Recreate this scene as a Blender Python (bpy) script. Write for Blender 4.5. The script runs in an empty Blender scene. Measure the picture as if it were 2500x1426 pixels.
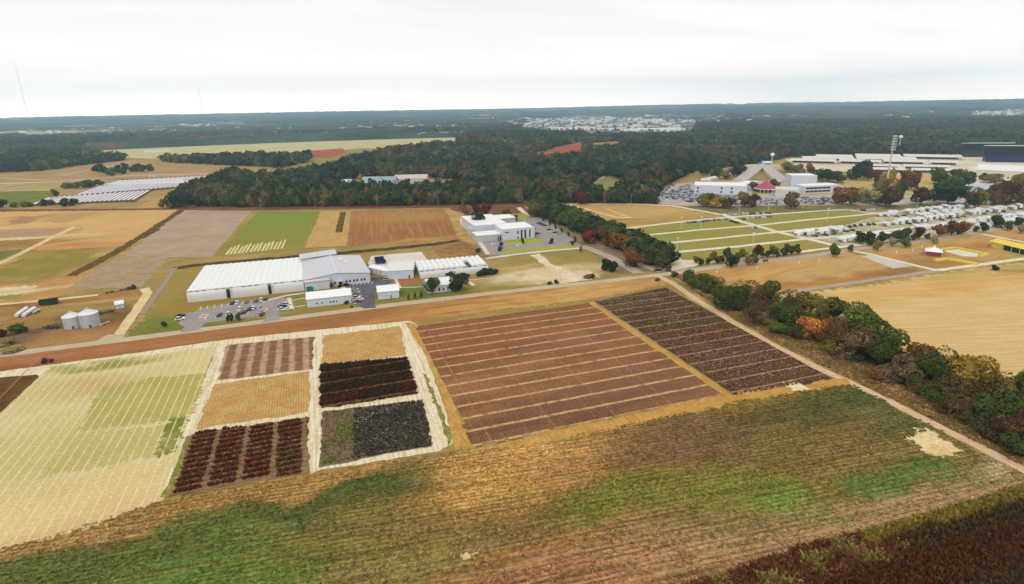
import bpy, bmesh, math, random
import numpy as np
from mathutils import Vector, Matrix
sc = bpy.context.scene
COL = sc.collection
R = math.radians

# ------------------------------------------------------------------ camera (photo is 2500 x 1426, drone at 100 m)
F = 1420.0; CX, CY = 1250.0, 713.0; HC = 100.0
_r = R(1.135); _p = math.atan(452 / F); _a = math.atan(503 / math.hypot(F, 452))
fh = np.array([math.sin(_a), math.cos(_a), 0]); rh = np.array([math.cos(_a), -math.sin(_a), 0]); zz = np.array([0, 0, 1.])
fw = fh * math.cos(_p) - zz * math.sin(_p); u0 = fh * math.sin(_p) + zz * math.cos(_p)
rt = math.cos(_r) * rh - math.sin(_r) * u0; up = math.sin(_r) * rh + math.cos(_r) * u0
cd = bpy.data.cameras.new('camera'); cam = bpy.data.objects.new('camera', cd); COL.objects.link(cam)
cd.sensor_width = 36; cd.lens = 36 * F / 2500; cd.clip_start = 1; cd.clip_end = 120000
cam.matrix_world = Matrix(((rt[0], up[0], -fw[0], 0), (rt[1], up[1], -fw[1], 0), (rt[2], up[2], -fw[2], HC), (0, 0, 0, 1)))
sc.camera = cam

def G(x, y, z=0.0):
    """photo pixel -> point on the ground plane (metres)"""
    d = (x - CX) / F * rt - (y - CY) / F * up + fw
    t = (z - HC) / d[2]
    return np.array([d[0] * t, d[1] * t])

# ------------------------------------------------------------------ sky, sun, exposure
SUN = Vector((-0.55, -0.62, 0.80)).normalized()
w = bpy.data.worlds.new('World'); sc.world = w; w.use_nodes = True
nt = w.node_tree; nt.nodes.clear()
def wn(t): return nt.nodes.new(t)
sky = wn('ShaderNodeTexSky'); sky.sky_type = 'NISHITA'; sky.sun_disc = False
sky.sun_elevation = math.asin(SUN.z); sky.sun_rotation = math.atan2(SUN.x, SUN.y); sky.dust_density = 2.0
tc = wn('ShaderNodeTexCoord'); sep = wn('ShaderNodeSeparateXYZ'); nt.links.new(tc.outputs['Generated'], sep.inputs[0])
def wm(op, a, b=None):
    m = wn('ShaderNodeMath'); m.operation = op
    for i, v in enumerate((a, b)):
        if v is None: continue
        if isinstance(v, (int, float)): m.inputs[i].default_value = v
        else: nt.links.new(v, m.inputs[i])
    return m.outputs[0]
zc = wm('MAXIMUM', sep.outputs[2], 0.0); den = wm('ADD', zc, 0.10)
cmb = wn('ShaderNodeCombineXYZ'); nt.links.new(wm('DIVIDE', sep.outputs[0], den), cmb.inputs[0]); nt.links.new(wm('DIVIDE', sep.outputs[1], den), cmb.inputs[1])
mp = wn('ShaderNodeMapping'); mp.inputs['Rotation'].default_value = (0, 0, R(25)); mp.inputs['Scale'].default_value = (0.55, 1.5, 1); nt.links.new(cmb.outputs[0], mp.inputs[0])
nz = wn('ShaderNodeTexNoise'); nz.inputs['Scale'].default_value = 0.75; nz.inputs['Detail'].default_value = 6; nz.inputs['Roughness'].default_value = 0.55; nz.inputs['Distortion'].default_value = 0.4
nt.links.new(mp.outputs[0], nz.inputs[0])
rp = wn('ShaderNodeValToRGB'); rp.color_ramp.elements[0].position = 0.33; rp.color_ramp.elements[0].color = (9.75, 9.45, 9.2, 1)
rp.color_ramp.elements[1].position = 0.60; rp.color_ramp.elements[1].color = (11.35, 10.9, 10.5, 1); nt.links.new(nz.outputs[0], rp.inputs[0])
zb = wm('ADD', wm('MULTIPLY', wm('POWER', zc, 1.3), 0.45), 0.94)
hzn = wm('MULTIPLY', wm('POWER', wm('SUBTRACT', 1.0, zc), 17.0), 1.5)
vm0 = wn('ShaderNodeVectorMath'); vm0.operation = 'SCALE'; nt.links.new(rp.outputs[0], vm0.inputs[0]); nt.links.new(zb, vm0.inputs['Scale'])
vm1 = wn('ShaderNodeVectorMath'); vm1.operation = 'SCALE'; vm1.inputs[0].default_value = (17.5, 12.0, 9.0); nt.links.new(hzn, vm1.inputs['Scale'])
vm = wn('ShaderNodeVectorMath'); vm.operation = 'ADD'; nt.links.new(vm0.outputs[0], vm.inputs[0]); nt.links.new(vm1.outputs[0], vm.inputs[1])
mx = wn('ShaderNodeMixRGB'); mx.inputs[0].default_value = 0.95; nt.links.new(sky.outputs[0], mx.inputs[1]); nt.links.new(vm.outputs[0], mx.inputs[2])
bg = wn('ShaderNodeBackground'); bg.inputs['Strength'].default_value = 0.1; nt.links.new(mx.outputs[0], bg.inputs[0])
wo = wn('ShaderNodeOutputWorld'); nt.links.new(bg.outputs[0], wo.inputs[0])
sd = bpy.data.lights.new('sun', 'SUN'); sd.energy = 1.5; sd.angle = R(14); sd.color = (1.0, 0.96, 0.9)
so = bpy.data.objects.new('sun', sd); COL.objects.link(so); so.rotation_euler = SUN.to_track_quat('Z', 'Y').to_euler()
vs = sc.view_settings; vs.view_transform = 'Standard'; vs.look = 'None'; vs.exposure = 0; vs.gamma = 1
sc.cycles.max_bounces = 5; sc.cycles.diffuse_bounces = 3; sc.cycles.glossy_bounces = 2; sc.cycles.transparent_max_bounces = 4
sc.cycles.volume_bounces = 6
sc.cycles.use_denoising = True

# ------------------------------------------------------------------ helpers
KA = 1 / 1.56                                # photo brightness of a flat surface -> its base colour
def lin(c, k=KA):
    o = []
    for v in c:
        v = v / 255.
        v = v / 12.92 if v <= 0.04045 else ((v + 0.055) / 1.055) ** 2.4
        o.append(min(v * k, 0.85))
    return (o[0], o[1], o[2], 1.0)

class NT:
    def __init__(s, name):
        s.m = bpy.data.materials.new(name); s.m.use_nodes = True; s.t = s.m.node_tree; s.t.nodes.clear()
        s.out = s.n('ShaderNodeOutputMaterial'); s.b = s.n('ShaderNodeBsdfPrincipled'); s.l(s.b.outputs[0], s.out.inputs[0])
        s.b.inputs['Specular IOR Level'].default_value = 0.1; s.b.inputs['Roughness'].default_value = 0.9
    def n(s, t): return s.t.nodes.new(t)
    def l(s, a, b): s.t.links.new(a, b)
    def inp(s, node, i, v):
        if v is None: return
        if isinstance(v, bpy.types.NodeSocket): s.l(v, node.inputs[i])
        else: node.inputs[i].default_value = v
    def math(s, op, a, b=None, clamp=False):
        m = s.n('ShaderNodeMath'); m.operation = op; m.use_clamp = clamp; s.inp(m, 0, a); s.inp(m, 1, b); return m.outputs[0]
    def mix(s, f, a, b, mode='MIX'):
        m = s.n('ShaderNodeMixRGB'); m.blend_type = mode; s.inp(m, 0, f); s.inp(m, 1, a); s.inp(m, 2, b); return m.outputs[0]
    def pos(s):
        if not hasattr(s, '_p'): s._p = s.n('ShaderNodeNewGeometry').outputs['Position']
        return s._p
    def noise(s, scale, detail=4, vec=None, rough=0.55, dist=0.0):
        q = s.n('ShaderNodeTexNoise'); s.l(vec or s.pos(), q.inputs[0]); q.inputs['Scale'].default_value = scale
        q.inputs['Detail'].default_value = detail; q.inputs['Roughness'].default_value = rough; q.inputs['Distortion'].default_value = dist; return q.outputs[0]
    def ramp(s, f, lo, hi):
        q = s.n('ShaderNodeMapRange'); q.interpolation_type = 'SMOOTHSTEP'; s.inp(q, 0, f); q.inputs[1].default_value = lo; q.inputs[2].default_value = hi; return q.outputs[0]
    def mapping(s, rot, sx, sy, vec=None):
        q = s.n('ShaderNodeMapping'); q.vector_type = 'POINT'; s.l(vec or s.pos(), q.inputs[0])
        q.inputs['Rotation'].default_value = (0, 0, -R(rot)); 
        q2 = s.n('ShaderNodeMapping'); s.l(q.outputs[0], q2.inputs[0]); q2.inputs['Scale'].default_value = (sx, sy, 1); return q2.outputs[0]
    def color(s, c): s.inp(s.b, 'Base Color', c)
    def bump(s, h, strength, dist=1.0):
        q = s.n('ShaderNodeBump'); q.inputs['Strength'].default_value = strength; q.inputs['Distance'].default_value = dist; s.l(h, q.inputs['Height']); s.l(q.outputs[0], s.b.inputs['Normal'])

_mats = {}
def plain(name, c, rough=0.6, metal=0.0, spec=0.3, var=0.06, scale=0.6):
    """one colour with faint weathering"""
    if name in _mats: return _mats[name]
    t = NT(name); t.b.inputs['Roughness'].default_value = rough; t.b.inputs['Metallic'].default_value = metal; t.b.inputs['Specular IOR Level'].default_value = spec
    L = lin(c); f = t.noise(scale, 4)
    t.color(t.mix(f, tuple(x * (1 - var) for x in L[:3]) + (1,), tuple(min(.88, x * (1 + var)) for x in L[:3]) + (1,)))
    _mats[name] = t.m; return t.m

def ground_mat(name, c, c2=None, c3=None, big=30, tint=False, streak=None, rows=(), specks=None, fine=0.3, fs=1.1, bump=0.25, tintvar=0.35, cells=None):
    """field / track surface. streak=(angle,length,width,strength,color) rows=[(angle,period,width,color,strength,wobble)]"""
    if name in _mats: return _mats[name]
    t = NT(name); c2 = c2 or c; c3 = c3 or c
    if tint:
        a = t.n('ShaderNodeVertexColor'); a.layer_name = 'tint'; col = a.outputs[0]
        f = t.noise(1 / big, 5); 
        col = t.mix(t.math('MULTIPLY', t.ramp(f, 0.45, 0.7), tintvar), col, lin(c2)); col = t.mix(t.math('MULTIPLY', t.ramp(t.noise(1.7 / big, 5, rough=.65), 0.5, 0.75), tintvar), col, lin(c3))
    else:
        col = t.mix(t.ramp(t.noise(1 / big, 5), 0.38, 0.62), lin(c), lin(c2)); col = t.mix(t.ramp(t.noise(2.3 / big, 6, rough=.65), 0.5, 0.72), col, lin(c3))
    if streak:
        ang, ln, wd, st, sc_ = streak
        f = t.noise(1.0, 4, t.mapping(ang, 1 / ln, 1 / wd), rough=.6)
        col = t.mix(t.math('MULTIPLY', t.ramp(f, 0.46, 0.66), st), col, lin(sc_))
    if cells:
        sx, sy, am = cells; sp0 = t.n('ShaderNodeSeparateXYZ'); t.l(t.pos(), sp0.inputs[0]); cc = t.n('ShaderNodeCombineXYZ')
        yy = t.math('FLOOR', t.math('ADD', t.math('DIVIDE', sp0.outputs[1], sy), .5)); t.l(t.math('FLOOR', t.math('ADD', t.math('DIVIDE', sp0.outputs[0], sx), t.math('MULTIPLY', yy, .37))), cc.inputs[0]); t.l(yy, cc.inputs[1])
        wn_ = t.n('ShaderNodeTexWhiteNoise'); wn_.noise_dimensions = '2D'; t.l(cc.outputs[0], wn_.inputs['Vector']); gg = t.math('ADD', t.math('MULTIPLY', wn_.outputs['Value'], 2 * am), 1 - am); c3_ = t.n('ShaderNodeCombineColor'); [t.l(gg, c3_.inputs[i]) for i in range(3)]
        col = t.mix(1.0, col, c3_.outputs[0], 'MULTIPLY')
    for ang, per, wd, rc, st, wob in rows:
        q = t.mapping(ang, 1, 1); sp = t.n('ShaderNodeSeparateXYZ'); t.l(q, sp.inputs[0])
        s_ = t.math('ADD', sp.outputs[1], t.math('MULTIPLY', t.noise(0.12, 3), wob))
        fr = t.math('FRACT', t.math('DIVIDE', s_, per)); tri = t.math('MULTIPLY', t.math('ABSOLUTE', t.math('SUBTRACT', fr, 0.5)), 2)
        k = wd / per; mk = t.ramp(tri, 1 - k * 1.5, 1 - k * 0.5)
        mk = t.math('MULTIPLY', mk, t.math('MULTIPLY', t.ramp(t.noise(0.35, 4), 0.25, 0.55), st)); col = t.mix(mk, col, lin(rc))
    if specks:
        sc_, fq, lo, hi, st = specks
        col = t.mix(t.math('MULTIPLY', t.ramp(t.noise(fq, 3, rough=.7), lo, hi), st), col, lin(sc_))
    fn = t.noise(fs, 5, rough=.7)
    g = t.math('ADD', t.math('MULTIPLY', t.math('SUBTRACT', fn, 0.5), fine * 4), 1.0)
    cb = t.n('ShaderNodeCombineColor'); [t.l(g, cb.inputs[i]) for i in range(3)]
    t.color(t.mix(1.0, col, cb.outputs[0], 'MULTIPLY')); t.b.inputs['Roughness'].default_value = 1; t.b.inputs['Specular IOR Level'].default_value = 0.0
    if bump: t.bump(fn, bump, 0.5)
    _mats[name] = t.m; return t.m

def tag(o, label=None, cat=None, group=None, kind=None):
    if label: o['label'] = label
    if cat: o['category'] = cat
    if group: o['group'] = group
    if kind: o['kind'] = kind
    return o
def link(name, me, parent=None):
    o = bpy.data.objects.new(name, me); COL.objects.link(o)
    if parent: o.parent = parent
    return o
def empty(name, x, y, rz=0.0, z=0.0):
    o = bpy.data.objects.new(name, None); COL.objects.link(o); o.location = (x, y, z); o.rotation_euler = (0, 0, rz); o.empty_display_size = 0.5; return o

class MB:
    def __init__(s): s.v = []; s.f = []; s.m = []; s.cur = 0
    def add(s, vs, fs):
        b = len(s.v); s.v += [tuple(map(float, p)) for p in vs]
        for f in fs: s.f.append([b + i for i in f]); s.m.append(s.cur)
        return s
    def box(s, x0, x1, y0, y1, z0, z1):
        v = [(x0, y0, z0), (x1, y0, z0), (x1, y1, z0), (x0, y1, z0), (x0, y0, z1), (x1, y0, z1), (x1, y1, z1), (x0, y1, z1)]
        return s.add(v, [(0, 3, 2, 1), (4, 5, 6, 7), (0, 1, 5, 4), (1, 2, 6, 5), (2, 3, 7, 6), (3, 0, 4, 7)])
    def prism(s, prof, a, b, axis='y'):
        """closed profile [(p,z)] swept along axis from a to b"""
        n = len(prof)
        if axis == 'y': v = [(p, a, z) for p, z in prof] + [(p, b, z) for p, z in prof]
        else: v = [(a, p, z) for p, z in prof] + [(b, p, z) for p, z in prof]
        fs = [(i, (i + 1) % n, n + (i + 1) % n, n + i) for i in range(n)] + [tuple(range(n - 1, -1, -1)), tuple(range(n, 2 * n))]
        return s.add(v, fs)
    def cyl(s, x, y, r0, r1, z0, z1, n=12, dx=0, dy=0):
        v = []
        for k, (r, z) in enumerate(((r0, z0), (r1, z1))):
            for i in range(n):
                a = 2 * math.pi * i / n; v.append((x + dx * k + r * math.cos(a), y + dy * k + r * math.sin(a), z))
        return s.add(v, [(i, (i + 1) % n, n + (i + 1) % n, n + i) for i in range(n)] + [tuple(range(n - 1, -1, -1)), tuple(range(n, 2 * n))])
    def bar(s, p, q, r, n=5):
        p = Vector(p); q = Vector(q); d = (q - p); u = d.orthogonal().normalized(); w_ = d.normalized().cross(u); v = []
        for c in (p, q):
            for i in range(n):
                a = 2 * math.pi * i / n; v.append(c + (u * math.cos(a) + w_ * math.sin(a)) * r)
        return s.add(v, [(i, (i + 1) % n, n + (i + 1) % n, n + i) for i in range(n)] + [tuple(range(n - 1, -1, -1)), tuple(range(n, 2 * n))])
    def mesh(s, name, mats):
        me = bpy.data.meshes.new(name); me.from_pydata(s.v, [], s.f)
        for m in (mats if isinstance(mats, (list, tuple)) else [mats]): me.materials.append(m)
        me.polygons.foreach_set('material_index', s.m); me.update()
        bm = bmesh.new(); bm.from_mesh(me); bmesh.ops.recalc_face_normals(bm, faces=bm.faces); bm.to_mesh(me); bm.free()
        return me
    def build(s, name, mats, parent=None): return link(name, s.mesh(name, mats), parent)

def np_mesh(name, V, Fq, mat, cols=None, attr='tint'):
    """quads or tris from numpy arrays"""
    me = bpy.data.meshes.new(name); nv, nf, k = len(V), len(Fq), Fq.shape[1]
    me.vertices.add(nv); me.vertices.foreach_set('co', np.ascontiguousarray(V, np.float32).ravel())
    me.loops.add(nf * k); me.loops.foreach_set('vertex_index', np.ascontiguousarray(Fq, np.int32).ravel())
    me.polygons.add(nf); me.polygons.foreach_set('loop_start', np.arange(0, nf * k, k, dtype=np.int32))
    try: me.polygons.foreach_set('loop_total', np.full(nf, k, np.int32))
    except Exception: pass
    if cols is not None:
        a = me.color_attributes.new(attr, 'FLOAT_COLOR', 'POINT'); c4 = np.ones((nv, 4), np.float32); c4[:, :3] = cols; a.data.foreach_set('color', c4.ravel())
    me.materials.append(mat); me.update(calc_edges=True); me.validate(); return me

_zl = [0.0]
def nextz(d=0.003): _zl[0] += d; return _zl[0]
def inpoly(P, poly):
    x, y = P[:, 0], P[:, 1]; r_ = np.zeros(len(P), bool); n = len(poly); j = n - 1
    for i in range(n):
        xi, yi = poly[i]; xj, yj = poly[j]
        c = ((yi > y) != (yj > y)) & (x < (xj - xi) * (y - yi) / (yj - yi + 1e-12) + xi); r_ ^= c; j = i
    return r_
def vnoise(P, s, seed=0):
    """smooth value noise in numpy, -1..1"""
    Q = P / s; i = np.floor(Q).astype(np.int64); f = Q - i; f = f * f * (3 - 2 * f)
    def h(a, b):
        n = (a * 374761393 + b * 668265263 + seed * 974711) & 0x7fffffff; n = (n ^ (n >> 13)) * 1274126177 & 0x7fffffff; return ((n ^ (n >> 16)) & 0xffff) / 32768. - 1
    a, b = i[:, 0], i[:, 1]
    return (h(a, b) * (1 - f[:, 0]) + h(a + 1, b) * f[:, 0]) * (1 - f[:, 1]) + (h(a, b + 1) * (1 - f[:, 0]) + h(a + 1, b + 1) * f[:, 0]) * f[:, 1]

def blend(P, base, blobs):
    """blobs: (px,py,rx_m,ry_m,color,weight[,angle])"""
    C = np.tile(np.array(lin(base)[:3]), (len(P), 1)) * 0.35; W = np.full(len(P), 0.35)
    Pw = P + 6 * np.stack([vnoise(P, 14, 3), vnoise(P, 14, 4)], 1) + 2 * np.stack([vnoise(P, 4, 5), vnoise(P, 4, 6)], 1)
    for b in blobs:
        g = G(b[0], b[1]); d = Pw - g; an = R(b[6]) if len(b) > 6 else 0
        u = (d[:, 0] * math.cos(an) + d[:, 1] * math.sin(an)) / b[2]; v = (-d[:, 0] * math.sin(an) + d[:, 1] * math.cos(an)) / b[3]
        k = b[5] * np.exp(-(u * u + v * v)); C += k[:, None] * np.array(lin(b[4])[:3]); W += k
    return C / W[:, None]

BL = {}
def area(name, pts, mat, label, res=2.0, jit=0.6, base=None, blobs=None, world=False, kind='structure', dz=0.003, cat='field', rot=0.0):
    """flat sheet cut to a polygon, with ragged edges; optional crop colours from blobs"""
    poly = np.array([p if world else G(*p) for p in pts], float)
    z = nextz(dz); BL[name] = (base, blobs, poly)
    # subdivide outline with a small wobble
    out = []; n = len(poly); rr = np.random.RandomState(len(name) * 7 + n)
    if blobs is None:
        for i in range(n):
            a, b = poly[i], poly[(i + 1) % n]; L = np.linalg.norm(b - a); m = max(1, min(160, int(L / max(res, 0.8))))
            for k in range(m): out.append(a + (b - a) * k / m)
        out = np.array(out)
        if jit: out = out + jit * np.stack([vnoise(out, 5, 11) + .6 * vnoise(out, 1.7, 13), vnoise(out, 5, 12) + .6 * vnoise(out, 1.7, 14)], 1)
        bm = bmesh.new(); vs_ = [bm.verts.new((p[0], p[1], z)) for p in out]; f = bm.faces.new(vs_)
        bmesh.ops.triangulate(bm, faces=[f]); bmesh.ops.recalc_face_normals(bm, faces=bm.faces)
        me = bpy.data.meshes.new(name); bm.to_mesh(me); bm.free(); me.materials.append(mat)
        for pl in me.polygons:
            if pl.normal.z < 0: pl.flip()
    else:
        lo, hi = poly.min(0) - 2, poly.max(0) + 2; nx, ny = int((hi[0] - lo[0]) / res) + 1, int((hi[1] - lo[1]) / res) + 1
        gx, gy = np.meshgrid(np.linspace(lo[0], hi[0], nx + 1), np.linspace(lo[1], hi[1], ny + 1)); P = np.stack([gx.ravel(), gy.ravel()], 1)
        ii = np.arange((nx + 1) * (ny + 1)).reshape(ny + 1, nx + 1); Q = np.stack([ii[:-1, :-1], ii[:-1, 1:], ii[1:, 1:], ii[1:, :-1]], -1).reshape(-1, 4)
        ctr = P[Q].mean(1); ctr = ctr + jit * np.stack([vnoise(ctr, 5, 11) + .7 * vnoise(ctr, 1.5, 13), vnoise(ctr, 5, 12) + .7 * vnoise(ctr, 1.5, 14)], 1)
        if jit >= .5: ctr = ctr + np.random.RandomState(len(name)).uniform(-.9, .9, ctr.shape) * res
        Q = Q[inpoly(ctr, poly)]; u, inv = np.unique(Q, return_inverse=True); P = P[u]; Q = inv.reshape(-1, 4)
        me = np_mesh(name, np.column_stack([P, np.full(len(P), z)]), Q, mat, blend(P, base, blobs))
    o = link(name, me); tag(o, label, cat, kind=kind); return o

def strip(name, pts, width, mat, label, world=False, jit=0.25, step=3.0, cat='road', dz=0.003):
    P = [np.array(p if world else G(*p), float) for p in pts]; q = []
    for a, b in zip(P[:-1], P[1:]):
        m = max(1, int(np.linalg.norm(b - a) / step)); q += [a + (b - a) * k / m for k in range(m)]
    q.append(P[-1]); q = np.array(q); t = np.gradient(q, axis=0); t /= np.linalg.norm(t, axis=1)[:, None] + 1e-9; nn = np.stack([-t[:, 1], t[:, 0]], 1)
    wv = width / 2 + jit * (vnoise(q, 6, 21) + .5 * vnoise(q, 2, 23)); wv2 = width / 2 + jit * (vnoise(q, 6, 31) + .5 * vnoise(q, 2, 33)); z = nextz(dz)
    L = q + nn * wv[:, None]; Rr = q - nn * wv2[:, None]; n = len(q)
    V = np.column_stack([np.vstack([L, Rr]), np.full(2 * n, z)]); Fq = np.array([(i + n, i + n + 1, i + 1, i) for i in range(n - 1)])
    o = link(name, np_mesh(name, V, Fq, mat)); tag(o, label, cat, kind='structure'); return o

_ones = 'zeroth first second third fourth fifth sixth seventh eighth ninth tenth eleventh twelfth thirteenth fourteenth fifteenth sixteenth seventeenth eighteenth nineteenth'.split()
_tens = {2: ('twentieth', 'twenty'), 3: ('thirtieth', 'thirty'), 4: ('fortieth', 'forty'), 5: ('fiftieth', 'fifty'), 6: ('sixtieth', 'sixty')}
def nth(k):
    if k < 20: return _ones[k]
    return _tens[k // 10][0] if k % 10 == 0 else _tens[k // 10][1] + '-' + _ones[k % 10]

# ------------------------------------------------------------------ ground, fields, roads
m_ground = ground_mat('ground_grass', (178, 150, 92), (150, 138, 76), (196, 160, 104), big=60, streak=(10, 60, 9, .5, (160, 120, 70)), fine=.22, fs=.5)
bm = bmesh.new(); bmesh.ops.create_grid(bm, x_segments=40, y_segments=40, size=13000); me = bpy.data.meshes.new('ground'); bm.to_mesh(me); bm.free(); me.materials.append(m_ground)
tag(link('ground', me), 'flat dry grassland reaching to the horizon', 'ground', kind='structure')

# far meadows and clearings (woods are planted around these)
CLEAR = []
m_meadow = ground_mat('meadow', (204, 190, 138), (190, 186, 128), (214, 190, 150), big=90, streak=(5, 160, 20, .5, (222, 200, 160)), fine=.15, fs=.3)
m_dry = ground_mat('dry_meadow', (186, 152, 104), (170, 140, 92), (200, 170, 120), big=45, streak=(5, 80, 8, .6, (150, 118, 80)), fine=.25, fs=.4)
m_redg = ground_mat('red_grass', (168, 88, 66), (184, 104, 78), (150, 84, 60), big=40, fine=.3, fs=.3)
m_clear = ground_mat('clearing', (150, 146, 84), (160, 140, 84), (124, 130, 70), big=30, fine=.2, fs=.4)
def clearing(name, pts, m, label, **k):
    CLEAR.append(np.array([G(*p) for p in pts])); return area(name, pts, m, label, res=8, jit=2.5, **k)
clearing('airfield_meadow', [(205, 362), (300, 353), (400, 345), (640, 339), (900, 336), (1124, 332), (1114, 356), (1000, 366), (880, 376), (840, 380), (720, 381), (560, 383), (380, 388), (300, 384)], m_meadow, 'long pale green meadow in front of the far woods')
clearing('dry_meadow', [(-60, 428), (100, 420), (230, 402), (330, 388), (430, 398), (560, 404), (680, 410), (640, 425), (540, 425), (470, 470), (410, 509), (330, 509), (-60, 512)], m_dry, 'dry tan meadow around the solar panels')
clearing('clearing_slope', [(560, 440), (690, 410), (758, 394), (796, 370), (880, 362), (990, 364), (900, 386), (846, 402), (808, 416), (720, 434), (640, 442)], m_clear, 'tan green slope between the woods')
clearing('red_clearing', [(748, 384), (760, 368), (836, 362), (850, 374), (800, 386)], m_redg, 'small red grass patch beside the slope')
clearing('red_clearing', [(1246, 384), (1330, 370), (1372, 356), (1425, 346), (1428, 388), (1330, 394), (1246, 389)], m_redg, 'long red grass patch inside the woods')
clearing('wood_clearing', [(1418, 484), (1440, 452), (1472, 428), (1520, 440), (1548, 456), (1500, 482)], m_clear, 'small green clearing with a pale path')
clearing('wood_clearing', [(1440, 350), (1510, 345), (1530, 362), (1440, 368)], m_dry, 'tan clearing behind the woods')
clearing('garden_lawn', [(786, 452), (800, 442), (870, 436), (1050, 434), (1150, 446), (1172, 462), (1000, 470), (830, 470)], m_clear, 'lawn around the houses in the wood')
strip('path', [(1432, 459), (1452, 446), (1474, 431)], 7, plain('pale_gravel', (214, 198, 178), rough=1, spec=0), 'pale path in the wood clearing')
m_pg = _mats['pale_gravel']
area('dry_grass', [(-60, 447), (150, 441), (205, 452), (140, 476), (80, 500), (-60, 500)], ground_mat('yellow_grass', (178, 156, 92), (140, 136, 66), (208, 178, 122), big=40, streak=(-8, 90, 9, .7, (214, 186, 136)), fine=.2, fs=.4), 'yellow green grass left of the solar panels', res=6, jit=3)
area('green_strip', [(-60, 470), (120, 466), (135, 482), (60, 500), (-60, 500)], ground_mat('green_turf', (128, 130, 62), (108, 120, 54), (150, 140, 74), big=20, fine=.25, fs=.5), 'green turf left of the solar panels', res=6, jit=3)
area('tan_slope', [(325, 508), (420, 470), (520, 428), (650, 416), (600, 428), (500, 462), (430, 480), (410, 508)], ground_mat('tan_grass', (206, 168, 104), (190, 158, 96), (180, 140, 88), big=25, streak=(40, 60, 6, .5, (160, 128, 76)), fine=.2, fs=.5), 'tan grass slope right of the solar panels', res=5, jit=2)
for k, ln in enumerate([[(0, 449), (150, 443), (330, 428), (520, 424), (620, 423)], [(0, 466), (120, 462)], [(140, 430), (235, 412), (330, 392)], [(0, 434), (100, 440), (240, 436)]]):
    strip('track', ln, 5 if k else 9, m_pg, 'pale worn track across the dry meadow')

_zl[0] = 0.02
# fairground and campus ground
m_fair = ground_mat('fair_gravel', (222, 206, 182), (232, 222, 204), (206, 180, 140), big=50, streak=(-25, 90, 8, .5, (214, 190, 150)), fine=.15, fs=.4)
CLEAR.append(np.array([G(*p) for p in [(1560, 512), (1612, 470), (1650, 440), (1690, 424), (1830, 404), (1925, 384), (2380, 380), (2700, 372), (2700, 520)]]))
area('fairground_yard', [(1915, 388), (2380, 383), (2640, 380), (2640, 470), (2330, 470), (2200, 440), (2070, 420), (1960, 412)], m_fair, 'pale gravel yard around the long sheds', res=6, jit=2)
area('dry_lawn', [(2190, 428), (2330, 424), (2350, 474), (2120, 492), (2060, 470), (2060, 440)], ground_mat('gold_lawn', (206, 172, 106), (180, 160, 92), (216, 190, 130), big=25, streak=(-25, 60, 7, .6, (226, 200, 150)), fine=.2, fs=.5), 'golden lawn between campus and arena', res=4, jit=2)
m_park = ground_mat('pale_asphalt', (190, 176, 166), (202, 188, 178), (176, 164, 156), big=20, fine=.15, fs=.8)
area('campus_car_park', [(1605, 498), (1600, 470), (1650, 448), (1830, 440), (2060, 452), (2075, 500), (1690, 503)], m_park, 'pale asphalt car park around the white campus', res=4, jit=.8)
area('campus_yard', [(2080, 500), (2090, 474), (2260, 478), (2380, 470), (2640, 470), (2640, 496), (2330, 503)], m_park, 'asphalt yard beside the metal sheds', res=4, jit=.8)
area('campus_lawn', [(1835, 474), (1838, 460), (1882, 460), (1884, 473)], ground_mat('lawn_green', (156, 158, 82), (146, 150, 72), (170, 160, 90), big=14, fine=.2, fs=.8), 'small lawn before the red roofed hall', res=3)
area('campus_lawn', [(1955, 478), (1960, 470), (2046, 466), (2044, 476)], _mats['gold_lawn'], 'dry lawn before the ribbon window block', res=3)

_zl[0] = 0
# mid-field plots on the left
m_stub = ground_mat('stubble', (214, 172, 110), (204, 158, 98), (226, 186, 128), big=30, tint=True, streak=(12, 60, 7, .35, (190, 140, 84)), fine=.22, fs=.8)
area('farm_track', [(-60, 520), (-60, 509), (620, 502), (1290, 494), (1290, 504), (640, 514)], ground_mat('shaded_red_earth', (118, 76, 58), (134, 92, 66), (100, 70, 52), big=20, streak=(-20, 60, 5, .6, (150, 110, 80)), fine=.3, fs=.6), 'reddish earth track along the wood edge, darkened with painted tree shade', res=4, jit=1)  # real reddish dirt, with the wood edge's shadow painted into its dark tone
area('stubble_field', [(-90, 518), (440, 512), (172, 716), (80, 736), (-90, 745)], m_stub, 'patchwork of tan and green stubble plots at far left', res=2.2, base=(214, 172, 110), blobs=[
    (90, 530, 16, 6, (160, 116, 84), 3, -10), (40, 522, 60, 8, (222, 176, 112), 2), (180, 527, 25, 8, (196, 158, 92), 2), (70, 550, 45, 9, (226, 186, 120), 2), (50, 572, 40, 7, (182, 146, 112), 4), (50, 584, 40, 3, (226, 200, 160), 3),
    (40, 596, 35, 6, (160, 126, 66), 4), (10, 618, 22, 7, (108, 122, 62), 4), (160, 600, 24, 6, (196, 136, 84), 3), (150, 618, 40, 7, (138, 128, 58), 3), (100, 645, 40, 10, (134, 124, 52), 3), (40, 665, 40, 10, (116, 118, 50), 4), (120, 680, 20, 9, (150, 132, 62), 2),
    (20, 690, 30, 5, (150, 134, 66), 2), (0, 715, 30, 3, (222, 200, 158), 5), (60, 712, 14, 3, (222, 200, 158), 5), (0, 727, 25, 2.5, (128, 132, 56), 4), (150, 690, 9, 14, (196, 142, 84), 3), (110, 720, 14, 7, (190, 136, 82), 3)])
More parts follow.
